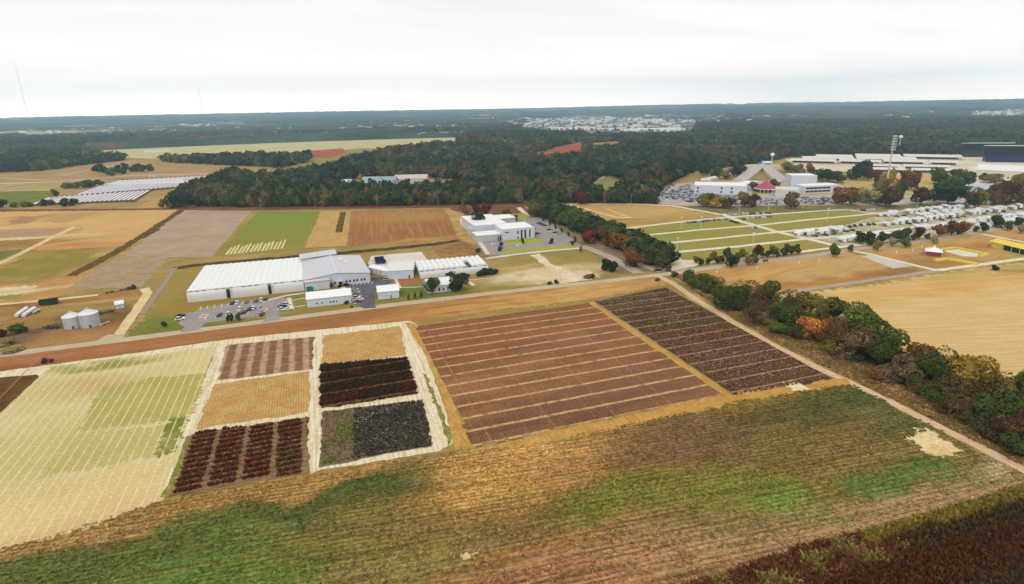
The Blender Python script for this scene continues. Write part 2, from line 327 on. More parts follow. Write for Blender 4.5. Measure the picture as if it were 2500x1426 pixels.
for pts, b_ in (([(22, 538), (122, 523), (70, 545), (20, 549)], (176, 132, 98)), ([(98, 541), (165, 522), (255, 515), (160, 545)], (192, 154, 94)), ([(-30, 562), (165, 556), (120, 575), (-30, 583)], (180, 148, 120)), ([(-30, 584), (130, 576), (126, 579), (-30, 588)], (232, 210, 170)), ([(-30, 589), (110, 583), (70, 605), (-30, 612)], (158, 124, 70)), ([(-30, 612), (60, 607), (0, 634), (-30, 644)], (108, 122, 66)), ([(95, 605), (240, 598), (320, 588), (300, 600), (235, 606), (90, 612)], (208, 150, 96)), ([(98, 612), (245, 604), (190, 652), (70, 692), (-30, 698), (-30, 668), (40, 636)], (144, 132, 62)), ([(-30, 705), (98, 697), (60, 717), (-30, 726)], (230, 212, 170)), ([(-30, 727), (62, 717), (40, 727), (-30, 735)], (128, 132, 58)), ([(260, 520), (430, 514), (330, 560), (190, 570), (220, 545)], (220, 176, 116))):
    area('stubble_strip', pts, m_stub, 'narrow trial strip at far left', res=1.6, jit=.7, base=b_, blobs=[(pts[0][0] + 60, pts[0][1] + 8, 20, 5, tuple(max(0, v - 12) for v in b_), .25)])
strip('farm_path', [(-40, 664), (0, 643), (60, 614), (120, 584), (182, 554)], 4.5, ground_mat('sand_path', (226, 198, 146), (236, 212, 166), (210, 176, 122), big=12, fine=.15, fs=.9), 'pale sandy path between the far left plots')
m_sand = _mats['sand_path']
m_ditch = ground_mat('ditch_grass', (112, 88, 48), (96, 74, 38), (134, 108, 60), big=9, fine=.4, fs=.7, bump=.6)
area('plough_field', [(444, 513), (614, 515), (514, 630), (430, 628), (300, 626)], ground_mat('grey_soil', (190, 164, 140), (182, 152, 126), (198, 172, 146), big=24, streak=(72, 50, 3, .4, (170, 140, 112)), rows=[(72, 5.5, .6, (172, 142, 118), .35, 2)], fine=.16, fs=.8), 'bare grey ploughed field', res=4, jit=.8)
area('plough_field', [(276, 632), (420, 621), (342, 702), (160, 706)], ground_mat('grey_soil_rough', (184, 158, 128), (172, 146, 112), (196, 170, 140), big=12, streak=(10, 14, 2.2, .7, (148, 130, 92)), fine=.25, fs=.8), 'small rough grey ploughed plot', res=3, jit=1)
strip('ditch', [(448, 510), (380, 556), (290, 612), (172, 674)], 8, m_ditch, 'dark grassy ditch between stubble and ploughed field', jit=1.3)
strip('ditch', [(388, 559), (350, 580), (310, 594)], 4, m_ditch, 'short dark grass line in the ploughed field', jit=.8)
area('green_field', [(632, 516), (780, 516), (737, 610), (520, 628)], ground_mat('green_crop', (132, 144, 58), (142, 142, 60), (120, 138, 54), big=16, tint=True, streak=(75, 40, 3, .3, (150, 140, 66)), fine=.22, fs=.9), 'bright green crop field behind the greenhouse', res=2, base=(136, 144, 62), blobs=[(700, 530, 50, 22, (132, 146, 64), 2), (660, 575, 50, 14, (148, 142, 62), 2.5), (640, 612, 70, 8, (164, 144, 72), 4), (560, 600, 8, 20, (150, 136, 60), 2)])
for k in range(15):
    x0 = 552 + k * 9.7; y0 = 622 - k * 1.05
    strip('mown_strip', [(x0, y0), (x0 + 14 - k * .35, y0 - 18 - (k % 3) * 2)], 1.5, plain('cream_soil', (228, 212, 158), rough=1, spec=0), 'cream bare strip cut in the green crop field', jit=.25, step=1.5)
    if k % 3 == 0 and k < 14: strip('mown_strip', [(x0 + 1, y0 - 1), (x0 + 10, y0 - 2)], 1.3, _mats['cream_soil'], 'cream bare strip cut in the green crop field', jit=.2, step=1.5)
area('tan_field', [(784, 516), (858, 515), (848, 601), (744, 606)], ground_mat('tan_crop', (206, 168, 106), (196, 156, 94), (214, 178, 120), big=14, streak=(82, 40, 2.5, .5, (184, 142, 84)), fine=.2, fs=1), 'tan harvested field beside the green field', res=3)
strip('crop_strip', [(838, 518), (826, 568)], 6, m_ditch, 'dark strip in the tan field', jit=.4)
area('brown_field', [(858, 515), (1086, 511), (1100, 545), (1120, 582), (990, 592), (848, 602)], ground_mat('brown_crop', (168, 118, 72), (156, 106, 64), (184, 136, 84), big=22, tint=True, streak=(84, 60, 2.6, .55, (194, 150, 98)), rows=[(88, 3.4, .7, (146, 98, 58), .4, .8)], fine=.22, fs=1), 'brown harvested field with fine rows', res=2.2, base=(166, 114, 68), blobs=[(940, 525, 30, 20, (180, 132, 76), 2), (1010, 530, 22, 16, (184, 144, 84), 2), (1040, 560, 26, 20, (158, 108, 66), 3), (900, 575, 28, 14, (160, 112, 68), 2), (1000, 588, 30, 3, (200, 160, 100), 3), (1000, 557, 10, 2, (196, 154, 96), 3)])
area('tan_margin', [(1086, 511), (1140, 512), (1150, 540), (1200, 612), (1186, 618), (1122, 582)], _mats['tan_grass'], 'tan grass margin beside the brown field', res=3, jit=1.2)
area('rough_ground', [(1048, 600), (1122, 584), (1182, 602), (1196, 628), (1080, 634)], ground_mat('rough_soil', (142, 104, 64), (160, 122, 78), (120, 86, 50), big=10, streak=(-60, 22, 2.6, .8, (190, 150, 100)), fine=.3, fs=.7), 'rough brown ground behind the small greenhouse', res=2.5, jit=1)
area('farm_soil', [(1100, 512), (1110, 500), (1262, 498), (1310, 520), (1230, 522), (1150, 528)], _mats['shaded_red_earth'], 'dark earth behind the research building', res=3)
strip('ditch', [(424, 656), (480, 648), (560, 640), (740, 626), (880, 614), (1000, 603), (1080, 594), (1120, 588)], 9, ground_mat('dark_ditch', (96, 76, 46), (78, 62, 36), (116, 92, 56), big=8, fine=.45, fs=.6, bump=.7), 'dark weedy ditch behind the greenhouses', jit=1.5)
strip('drain', [(428, 654), (394, 704), (346, 768)], 3.2, plain('drain_concrete', (164, 150, 128), rough=1, spec=0), 'straight drain beside the greenhouse lawn', jit=.2)

_zl[0] = 0.05
# lawns and yards along the road (world metres)
m_lawn = ground_mat('lawn', (150, 140, 70), (128, 132, 58), (170, 150, 84), big=12, tint=True, fine=.25, fs=.9)
area('lawn', [(362, 770), (440, 648), (500, 640), (760, 640), (1030, 650), (1180, 660), (1330, 640), (1420, 600), (1490, 618), (1545, 668), (1350, 700), (900, 745), (470, 806), (300, 826)], m_lawn, 'mown lawn around the greenhouses and white buildings', res=1.6, base=(160, 138, 72), blobs=[
    (440, 690, 12, 22, (168, 142, 76), 3), (380, 800, 16, 10, (112, 124, 54), 5), (330, 805, 10, 8, (140, 128, 62), 3), (560, 798, 22, 4, (112, 122, 50), 4), (640, 782, 16, 4, (110, 122, 50), 4), (480, 752, 14, 4, (164, 132, 62), 3), (620, 728, 30, 3, (160, 124, 60), 4), (740, 772, 18, 4, (140, 132, 60), 4), (730, 720, 8, 6, (112, 128, 52), 3), (850, 755, 18, 4, (150, 128, 62), 4),
    (1010, 715, 12, 9, (104, 124, 58), 6), (960, 742, 14, 4, (148, 124, 60), 4), (1090, 725, 14, 5, (110, 118, 54), 4), (1180, 715, 22, 5, (158, 132, 62), 4), (1230, 690, 20, 5, (128, 132, 58), 3), (1160, 690, 10, 5, (170, 132, 74), 3), (975, 688, 8, 4, (176, 108, 74), 7), (1250, 648, 16, 10, (204, 168, 110), 5), (1290, 678, 20, 8, (232, 210, 172), 8), (1400, 660, 22, 8, (222, 198, 154), 7), (1440, 640, 20, 12, (166, 142, 76), 3), (1410, 672, 16, 5, (216, 192, 148), 3), (1480, 664, 12, 8, (156, 128, 84), 3)])
area('yard_ground', [(-90, 742), (80, 738), (200, 722), (330, 706), (372, 704), (362, 740), (296, 820), (0, 862), (-90, 872)], ground_mat('yard_soil', (176, 134, 82), (150, 118, 70), (198, 158, 102), big=9, tint=True, streak=(6, 22, 3, .6, (140, 104, 62)), fine=.3, fs=.8), 'weedy brown yard around the grain bins', res=1.6, base=(174, 130, 80), blobs=[(100, 842, 26, 4, (186, 138, 82), 4), (220, 770, 16, 5, (104, 84, 56), 5), (130, 800, 12, 4, (86, 72, 62), 5), (200, 750, 26, 5, (170, 146, 82), 3), (60, 790, 18, 5, (166, 132, 78), 3), (260, 735, 14, 4, (200, 168, 104), 3), (300, 770, 6, 10, (120, 92, 58), 3), (15, 830, 8, 7, (112, 98, 82), 5), (60, 745, 20, 3, (150, 100, 60), 3)])
strip('farm_lane', [(-60, 748), (0, 743), (120, 733), (240, 720)], 4, m_sand, 'pale lane behind the yard')
strip('farm_lane', [(280, 832), (296, 810), (330, 762), (362, 714), (352, 704)], 5, m_sand, 'pale sandy lane leading up from the road past the grain bins')
m_asph = ground_mat('asphalt', (168, 158, 154), (158, 150, 148), (178, 168, 160), big=9, fine=.1, fs=1.2)
m_dasph = ground_mat('dark_asphalt', (112, 108, 118), (104, 100, 110), (122, 116, 124), big=9, fine=.1, fs=1.2)
m_conc = ground_mat('concrete', (226, 214, 200), (232, 224, 212), (214, 200, 184), big=12, fine=.1, fs=1.0)
area('car_park', [(436, 790), (450, 765), (476, 762), (490, 752), (640, 730), (672, 726), (700, 730), (714, 745), (716, 752), (684, 760), (680, 782), (646, 785), (650, 770), (500, 788), (484, 806), (446, 808), (450, 797)], m_asph, 'grey asphalt car park before the big greenhouse', res=2, jit=.25)
for k in range(9): strip('bay_line', [(488 + k * 17, 757 - k * 2.2), (491 + k * 17, 749 - k * 2.2)], .35, plain('paint_white', (240, 232, 200), rough=.8), 'white parking bay line', jit=0, step=2)
for k in range(6): strip('bay_line', [(500 + k * 26, 781 - k * 3.3), (505 + k * 26, 769 - k * 3.3)], .35, _mats['paint_white'], 'white parking bay line', jit=0, step=2)
area('parking_lot', [(858, 740), (846, 705), (852, 695), (900, 690), (908, 678), (930, 676), (958, 684), (950, 696), (930, 700), (914, 712), (916, 742), (918, 752), (890, 754)], m_dasph, 'dark asphalt lot between the white buildings', res=2, jit=.2)
for k in range(6): strip('bay_line', [(862 + k * 9, 698 - k * .9), (865 + k * 9, 692 - k * .9)], .4, _mats['paint_white'], 'white parking bay line', jit=0, step=2)
for k in range(5): strip('bay_line', [(862 + k * 1.4, 706 + k * 6), (880 + k * 1.4, 704 + k * 6)], .5, _mats['paint_white'], 'white parking bay line', jit=0, step=2)
for k in range(4): strip('bay_line', [(938 + k * 2.4, 680 + k * 4.2), (956 + k * 2.4, 679 + k * 4.2)], .5, _mats['paint_white'], 'white parking bay line', jit=0, step=2)
area('concrete_yard', [(900, 640), (905, 626), (1030, 615), (1048, 640), (1030, 655), (1010, 660), (960, 655), (900, 662)], m_conc, 'pale concrete yard with blue trailers', res=2.5, jit=.5)
strip('pavement', [(852, 704), (858, 725), (868, 742)], 1.6, m_conc, 'pale pavement beside the dark lot', jit=.1)
strip('pavement', [(962, 672), (972, 696), (978, 704)], 2, m_conc, 'pale pavement beside the small white shed', jit=.1)
strip('pavement', [(832, 694), (838, 706)], 3, m_conc, 'pale entrance path', jit=.1)
strip('pavement', [(640, 738), (700, 722), (745, 716)], 2.5, m_conc, 'pale path under the greenhouse front', jit=.2)
strip('pavement', [(714, 734), (746, 728)], 1.3, m_conc, 'thin pale path to the front white building', jit=.1); strip('pavement', [(716, 751), (748, 746)], 1.3, m_conc, 'thin pale path to the front white building', jit=.1)
strip('pavement', [(706, 728), (712, 757)], 2.4, m_conc, 'wide pale walk beside the parked cars', jit=.1)
strip('pavement', [(975, 703), (1030, 701)], 1.1, m_conc, 'thin pale path over the lawn to the white house', jit=.1)
strip('pavement', [(1128, 686), (1180, 681), (1250, 677)], 1.2, m_conc, 'thin pale path over the lawn', jit=.15)
area('paving_slab', [(1141, 688), (1149, 688), (1161, 697), (1152, 699)], m_conc, 'small white slab on the lawn', res=2, jit=.1)
area('gravel_drive', [(1296, 624), (1316, 620), (1352, 648), (1400, 664), (1446, 683), (1376, 692), (1350, 664)], ground_mat('gravel', (226, 206, 168), (236, 220, 190), (208, 180, 134), big=8, fine=.15, fs=.9), 'pale gravel drive from the road', res=2, jit=1.1)
for pts in ([(1258, 694), (1286, 664), (1345, 650), (1384, 692)], [(1366, 648), (1440, 652), (1456, 680), (1412, 672)]): area('gravel_patch', pts, _mats['gravel_tint'] if 'gravel_tint' in _mats else ground_mat('gravel_tint', (222, 198, 154), (232, 214, 178), (200, 168, 112), big=6, tint=True, tintvar=.6, fine=.25, fs=.8), 'thin pale gravel spread on the lawn', res=1.1, jit=2.2, base=(222, 196, 152), blobs=[(1300, 676, 8, 5, (232, 212, 172), 1), (1275, 690, 8, 3, (196, 164, 108), 1), (1430, 656, 8, 4, (196, 164, 108), 1)])
area('research_car_park', [(1182, 618), (1160, 592), (1182, 586), (1315, 586), (1300, 562), (1262, 530), (1300, 526), (1345, 542), (1435, 600), (1422, 604), (1218, 626)], m_asph, 'grey asphalt around the white research building', res=2, jit=.4)
area('research_lawn', [(1231, 588), (1312, 582), (1330, 592), (1240, 600)], ground_mat('fresh_lawn', (174, 172, 76), (164, 164, 70), (182, 176, 86), big=8, fine=.2, fs=.9), 'bright lawn before the research building', res=2, jit=.2)
area('research_lawn', [(1225, 616), (1230, 611), (1400, 598), (1424, 600), (1410, 605), (1222, 622)], _mats['fresh_lawn'], 'narrow lawn by the access road', res=2, jit=.3)
area('research_lawn', [(1262, 524), (1286, 522), (1292, 536), (1272, 538)], _mats['fresh_lawn'], 'small lawn behind the research building', res=2, jit=.3)
strip('access_road', [(1186, 632), (1260, 622), (1340, 613), (1424, 606)], 4, m_conc, 'pale access road to the research building')
strip('kerb_path', [(1140, 528), (1126, 536), (1130, 548), (1146, 562), (1166, 584), (1180, 604), (1192, 622)], 3, m_conc, 'pale curved kerb path around the research building')
strip('kerb_path', [(1266, 507), (1280, 520), (1296, 526)], 5, m_conc, 'pale track behind the research building')
area('tree_avenue_ground', [(1290, 520), (1330, 524), (1480, 590), (1600, 660), (1510, 668), (1424, 604), (1345, 545)], ground_mat('avenue_soil', (150, 132, 110), (136, 116, 84), (160, 140, 116), big=10, fine=.2, fs=.7), 'bare ground under the tree avenue', res=3)
strip('side_road', [(1424, 602), (1490, 628), (1560, 668)], 7, ground_mat('grey_road', (188, 170, 150), (196, 178, 158), (178, 160, 140), big=12, fine=.12, fs=.9), 'grey side road joining the main road')
m_groad = _mats['grey_road']
strip('side_road', [(1548, 640), (1582, 654), (1612, 664)], 5, m_groad, 'short side road under the trees')

_zl[0] = 0.03
# show ground and camp site
area('camp_lawn', [(1500, 562), (1660, 540), (1760, 526), (2080, 506), (2120, 512), (2120, 530), (1960, 560), (2060, 598), (1690, 640), (1640, 618)], ground_mat('camp_grass', (156, 148, 74), (140, 142, 66), (172, 156, 84), big=18, tint=True, streak=(-8, 40, 4, .35, (180, 160, 96)), fine=.22, fs=.7), 'green lawn divided by pale gravel lanes', res=2.5, base=(154, 148, 74), blobs=[(1620, 570, 20, 6, (132, 140, 64), 2), (1850, 625, 60, 8, (166, 150, 78), 2), (1980, 520, 60, 10, (150, 150, 78), 2)])
area('camp_verge', [(1620, 512), (1690, 503), (2090, 502), (2500, 492), (2640, 486), (2640, 494), (2500, 499), (2130, 514), (1760, 524)], ground_mat('dark_verge', (134, 124, 78), (116, 108, 68), (150, 136, 90), big=20, fine=.25, fs=.6), 'dull green verge between campus and camp site', res=3)
area('show_field', [(1384, 500), (1470, 498), (1618, 500), (1764, 528), (1530, 556), (1490, 548), (1430, 522)], ground_mat('show_grass', (200, 164, 98), (184, 158, 92), (208, 170, 110), big=18, tint=True, streak=(-12, 50, 5, .45, (170, 132, 76)), fine=.2, fs=.7), 'tan field behind the tree avenue', res=2.5, base=(198, 160, 96), blobs=[(1420, 515, 20, 8, (204, 150, 90), 3), (1600, 515, 30, 14, (206, 174, 112), 2), (1540, 545, 40, 6, (164, 146, 76), 3), (1700, 528, 30, 6, (176, 146, 78), 2), (1500, 540, 20, 3, (160, 110, 62), 3)])
m_lane = ground_mat('cream_gravel', (232, 220, 190), (238, 228, 204), (218, 200, 164), big=10, fine=.12, fs=.9)
area('camper_yard', [(1930, 572), (2040, 558), (2130, 530), (2150, 522), (2340, 504), (2640, 488), (2640, 540), (2400, 562), (2190, 588), (2060, 602), (1990, 590)], ground_mat('camper_gravel', (206, 196, 172), (180, 168, 126), (222, 214, 196), big=9, streak=(-14, 30, 4, .8, (150, 144, 92)), fine=.15, fs=.9), 'pale gravel yard with rows of white campers', res=2.5, jit=.8)
for pts, wd in [([(1527, 558), (1650, 543), (1773, 531), (1900, 522), (2000, 515), (2072, 512)], 5), ([(1550, 577), (1700, 562), (1862, 549), (1960, 538), (2080, 527), (2142, 521)], 4.5), ([(1591, 597), (1750, 582), (1914, 565), (2030, 554), (2167, 543)], 5), ([(1637, 617), (1800, 602), (1952, 585), (2039, 578), (2150, 565), (2244, 553), (2380, 536), (2560, 513)], 5), ([(1680, 645), (1800, 632), (1950, 615), (2060, 602), (2150, 592)], 5), ([(1764, 522), (1800, 538), (1905, 568), (2000, 590), (2060, 605)], 6), ([(2142, 521), (2240, 512), (2350, 500), (2560, 482)], 4), ([(2072, 512), (2110, 518), (2160, 522)], 4), ([(1380, 499), (1500, 497), (1640, 502), (1760, 524)], 5)]:
    strip('gravel_lane', pts, wd, m_lane, 'pale gravel lane through the camp lawn', jit=.5)
area('gravel_corner', [(1586, 590), (1606, 596), (1648, 614), (1664, 634), (1716, 638), (1700, 650), (1640, 662), (1606, 656), (1626, 642), (1600, 612)], m_lane, 'wide pale gravel corner by the tree avenue', res=2, jit=.6)
for k in range(2): strip('camp_grass_bar', [(2000 + k * 60, 586 - k * 0), (2050 + k * 60, 597)], 2.2, _mats['camp_grass'] if False else _mats['dark_verge'], 'thin grass bar in the camper yard', jit=.3)
strip('camp_road', [(1640, 668), (1700, 657), (1850, 640), (2000, 622), (2100, 607), (2250, 588), (2400, 565), (2560, 540)], 7, m_groad, 'grey road along the young trees of the camp site', jit=.4)
for k in range(5): strip('earth_berm', [(1478 + k * 12, 510 + k * 5), (1494 + k * 12, 513 + k * 4.5)], 3, plain('berm_sand', (230, 212, 168), rough=1, spec=0), 'pale sand berm in the tan field', jit=.8)
strip('sand_path', [(1390, 500), (1430, 510), (1500, 530), (1530, 532)], 4, m_sand, 'faint sandy path across the tan field', jit=.8)

_zl[0] = 0.03
# right-hand fields
m_gold = ground_mat('gold_field', (208, 168, 106), (192, 148, 86), (220, 184, 124), big=16, tint=True, streak=(12, 26, 4, .5, (178, 124, 64)), fine=.22, fs=.8)
area('gold_field', [(1680, 668), (1850, 642), (2075, 616), (2100, 622), (2250, 662), (2080, 694), (1905, 716), (1800, 730), (1700, 700)], m_gold, 'golden rough field beyond the hedgerow', res=2, base=(202, 166, 110), blobs=[(1760, 665, 18, 6, (196, 146, 82), 2), (1980, 690, 34, 4, (176, 122, 62), 3), (2180, 668, 18, 4, (150, 104, 70), 5), (1880, 660, 30, 8, (212, 168, 100), 2), (1720, 700, 10, 10, (174, 150, 74), 2)])
area('paddock', [(2096, 610), (2250, 590), (2430, 564), (2640, 534), (2640, 618), (2440, 642), (2285, 664), (2200, 640)], m_gold, 'brown paddock with yellow rails', res=2, base=(200, 158, 104), blobs=[(2290, 645, 22, 6, (164, 120, 78), 3), (2300, 590, 50, 5, (196, 164, 98), 3), (2260, 625, 16, 5, (180, 130, 84), 3), (2450, 580, 30, 8, (206, 160, 98), 2), (2400, 600, 30, 5, (182, 124, 70), 3), (2500, 625, 20, 5, (176, 160, 80), 3)])
m_wheat = ground_mat('wheat_field', (224, 188, 126), (214, 176, 114), (230, 198, 140), big=26, tint=True, tintvar=.5, streak=(-16, 30, 2.4, .55, (240, 208, 150)), rows=[(-16, 2.6, .5, (206, 160, 92), .3, 2)], fine=.2, fs=1)
area('wheat_field', [(1880, 722), (2100, 700), (2300, 668), (2440, 648), (2700, 612), (2900, 1080), (2640, 1040), (2500, 945), (2180, 855), (2040, 770)], m_wheat, 'wide tan stubble field at right', res=2.4, base=(220, 184, 126), blobs=[(1950, 720, 20, 5, (196, 178, 94), 4), (2100, 705, 25, 4, (210, 176, 96), 3), (2400, 665, 40, 5, (184, 160, 82), 4), (2500, 660, 20, 5, (150, 130, 66), 3), (2320, 700, 60, 6, (214, 166, 92), 2)])
strip('asphalt_path', [(1895, 720), (2060, 694), (2180, 676), (2290, 660)], 4, ground_mat('path_asphalt', (178, 162, 152), (186, 170, 160), (170, 154, 144), big=8, fine=.1, fs=.8), 'grey asphalt path beside the tan field', jit=.2)
strip('gravel_lane', [(2290, 660), (2380, 648), (2480, 634), (2600, 622)], 4.5, m_lane, 'cream lane beside the paddock', jit=.3)
strip('gravel_lane', [(2085, 613), (2130, 622), (2200, 640), (2290, 661)], 4.5, m_lane, 'cream lane between field and paddock', jit=.3)
strip('gravel_lane', [(2400, 572), (2460, 584), (2580, 606)], 4, m_lane, 'cream lane at the paddock top', jit=.3)
area('paved_apron', [(2104, 626), (2125, 622), (2228, 650), (2180, 656)], plain('apron_concrete', (208, 200, 186), rough=1, spec=0), 'pale paved apron beside the lane', res=2, jit=.3)

_zl[0] = 0.09
# main road, verges
m_road = ground_mat('main_road', (206, 188, 158), (198, 180, 150), (214, 196, 170), big=12, streak=(0, 40, 1.2, .35, (186, 168, 140)), fine=.12, fs=1)
area('red_verge', [(-140, 884), (0, 866), (440, 812), (980, 742), (1350, 702), (1620, 676), (1650, 690), (1440, 733), (1010, 783), (760, 812), (0, 918), (-140, 940)], ground_mat('verge_soil', (176, 122, 78), (156, 104, 66), (196, 142, 90), big=10, tint=True, streak=(-2, 34, 1.6, .6, (150, 92, 54)), fine=.25, fs=.9), 'reddish earth verge along the road', res=1.5, base=(178, 122, 78), blobs=[
    (200, 865, 40, 5, (184, 122, 82), 4), (500, 822, 40, 5, (174, 122, 80), 3), (800, 782, 30, 5, (160, 114, 70), 3), (1060, 765, 24, 8, (206, 156, 88), 5), (1300, 735, 30, 9, (216, 174, 106), 7), (1150, 745, 40, 3, (156, 108, 56), 3), (1500, 700, 26, 8, (216, 174, 106), 7), (1560, 690, 12, 4, (180, 140, 70), 3), (60, 900, 20, 3, (140, 90, 52), 3), (350, 862, 30, 2, (150, 120, 60), 3), (1000, 780, 16, 4, (170, 120, 66), 3)])
strip('main_road', [(-150, 888), (0, 867), (220, 840), (440, 812), (700, 778), (970, 743), (1200, 716), (1350, 700), (1500, 684), (1640, 668), (1760, 652)], 6.2, m_road, 'straight pale country road crossing the scene', jit=.25)
area('road_apron', [(236, 832), (262, 818), (300, 816), (300, 829), (270, 836)], m_road, 'lane mouth at the road', res=2, jit=.4)
area('road_apron', [(440, 812), (452, 796), (476, 798), (492, 806)], m_asph, 'car park mouth at the road', res=2, jit=.2); area('road_apron', [(640, 788), (652, 776), (676, 774), (688, 780)], m_asph, 'second car park mouth at the road', res=2, jit=.2)
strip('dirt_road', [(1600, 672), (1640, 690), (1700, 732), (1800, 793), (1900, 850), (1985, 894), (2060, 927), (2170, 980), (2280, 1037), (2400, 1096), (2500, 1148), (2700, 1250)], 3.9, ground_mat('dirt_road', (222, 186, 146), (230, 198, 160), (208, 170, 128), big=8, rows=[(-89, 1.3, .3, (196, 152, 106), .5, .5)], fine=.14, fs=1), 'pale dirt road beside the hedgerow', jit=.35)

_zl[0] = 0.11
# trial plots
area('cream_track', [(-160, 934), (0, 908), (300, 867), (380, 855), (547, 830), (765, 807), (1000, 783), (1014, 788), (1070, 950), (1112, 1078), (1075, 1104), (780, 1150), (755, 1160), (752, 1022), (470, 1060), (384, 1232), (368, 1230), (440, 1065), (520, 870), (300, 892), (-160, 960)], ground_mat('cream_earth', (238, 224, 188), (244, 234, 206), (218, 194, 146), big=5, streak=(88, 22, 1.1, .55, (198, 170, 120)), rows=[(90, 1.7, .3, (200, 174, 124), .6, .6)], specks=((190, 176, 112), .5, .58, .75, .6), fine=.22, fs=1), 'cream earth tracks around the trial plots', res=1.5, jit=.5)
area('gold_margin', [(988, 788), (1012, 790), (1160, 1094), (1110, 1100), (1078, 960), (1040, 870)], ground_mat('gold_grass', (206, 162, 90), (194, 146, 76), (216, 176, 110), big=6, streak=(90, 14, 1, .5, (176, 128, 62)), fine=.22, fs=1.1), 'golden grass strip beside the big brown field', res=1.5, jit=.4)
area('green_verge', [(1034, 912), (1044, 920), (1106, 1072), (1096, 1090), (1064, 1004)], ground_mat('weed_green', (120, 126, 52), (150, 140, 72), (206, 190, 130), big=3, fine=.3, fs=1), 'green weeds beside the plots', res=1.2, jit=1)
area('green_verge', [(456, 1064), (476, 1062), (418, 1214), (396, 1216)], _mats['weed_green'], 'green weeds beside the striped field', res=1.2, jit=.5)
m_stripe = ground_mat('striped_field', (214, 198, 142), (204, 186, 124), (220, 202, 150), big=12, tint=True, rows=[(90, 2.95, .42, (236, 222, 176), .8, .25), (0, 2.4, .3, (186, 172, 106), .2, 1.6)], fine=.24, fs=1.1)
_gl = G(114, 912)[0]
area('striped_field', [(_gl, 274), (-48.6, 272), (-48.6, 150), (-125, 118), (-150, 118), (_gl - 18, 200)], m_stripe, 'pale field with regular cream drill lines', res=1.2, jit=.4, world=True, base=(220, 204, 152), blobs=[
(250, 890, 12, 3, (146, 144, 70), 4), (420, 900, 12, 6, (214, 196, 136), 2), (230, 945, 12, 6, (204, 170, 112), 3), (120, 960, 16, 10, (206, 190, 132), 2), (320, 1190, 20, 4, (224, 198, 136), 5), (160, 1220, 20, 6, (228, 200, 140), 5), (100, 1100, 14, 12, (204, 186, 120), 2), (40, 1250, 18, 6, (230, 204, 148), 5), (60, 1320, 18, 4, (222, 184, 128), 7), (200, 1270, 16, 3, (224, 188, 134), 6)])
for pts, b_ in (([(252, 942), (380, 922), (502, 912), (478, 985), (455, 1022), (300, 1042), (192, 1050)], (180, 172, 96)), ([(172, 1062), (300, 1050), (452, 1030), (420, 1098), (384, 1114), (240, 1142), (98, 1166)], (200, 184, 116)), ([(418, 1022), (462, 1014), (420, 1106), (382, 1116)], (124, 134, 52)), ([(250, 888), (300, 880), (292, 896), (190, 908)], (158, 150, 76))): area('green_growth', pts, m_stripe, 'greener patch of the striped field', res=1.0, jit=.9, base=b_, blobs=[(300, 1000, 14, 6, tuple(min(255, v + 14) for v in b_), .3), (260, 1100, 10, 4, tuple(v - 10 for v in b_), .3)])
area('dark_plot', [(-160, 952), (-20, 925), (92, 914), (96, 922), (0, 1010), (-160, 1140)], ground_mat('dark_soil', (104, 66, 44), (120, 84, 50), (96, 84, 40), big=9, fine=.3, fs=1), 'dark brown plot at the left edge', res=1.5, jit=.6)
m_gplot = ground_mat('gold_plot', (208, 170, 108), (196, 154, 92), (216, 182, 124), big=7, rows=[(90, .9, .3, (168, 120, 60), .6, .2), (0, 6.5, .35, (222, 184, 126), .5, .3)], fine=.42, fs=1.3)
area('trial_plot', [(546, 848), (560, 842), (768, 822), (763, 903), (533, 930)], ground_mat('checked_plot', (146, 104, 78), (132, 94, 70), (158, 116, 88), big=4, rows=[(90, 5.6, 2.4, (206, 174, 144), .75, 1.2), (0, 8, .3, (226, 196, 170), .6, .2)], fine=.25, fs=1.3), 'brown trial plot with pale cross bands', res=1.2, jit=.7)
area('trial_plot', [(788, 821), (978, 797), (992, 868), (787, 893)], m_gplot, 'golden trial plot beside the track end', res=1.2, jit=.7)
area('trial_plot', [(526, 938), (757, 908), (754, 1008), (478, 1050)], m_gplot, 'golden trial plot in the middle of the left plots', res=1.2, jit=.7)
area('trial_plot', [(783, 893), (995, 876), (1020, 962), (782, 1000)], ground_mat('plot_soil', (120, 84, 62), (98, 70, 50), (150, 116, 90), big=4, fine=.3, fs=1.4), 'soil under the dark crop plot', res=1.2, jit=.7)
area('trial_plot', [(470, 1060), (752, 1020), (750, 1156), (416, 1214)], ground_mat('row_soil', (156, 124, 92), (140, 108, 78), (166, 142, 108), big=5, rows=[(0, 2.4, .5, (84, 50, 38), .6, .15)], fine=.3, fs=1.4), 'soil under the tall red brown crop', res=1.2, jit=.7)
area('trial_plot', [(783, 1006), (1030, 977), (1056, 1090), (784, 1140)], ground_mat('green_plot', (122, 114, 78), (130, 112, 88), (104, 108, 58), big=6, fine=.35, fs=1.5, bump=.5), 'dull green trial plot', res=1.2, jit=.7)
m_brown = ground_mat('brown_rows', (144, 96, 60), (118, 82, 56), (156, 104, 64), big=18, tint=True, cells=(21, 8.55, .14), rows=[(90, .97, .3, (154, 108, 76), .75, .1), (90, 22, .5, (186, 142, 100), .5, .2), (90, 8.1, .3, (172, 128, 96), .4, .2), (0, 8.55, 1.25, (214, 176, 124), .9, .9)], fine=.5, fs=1.2)
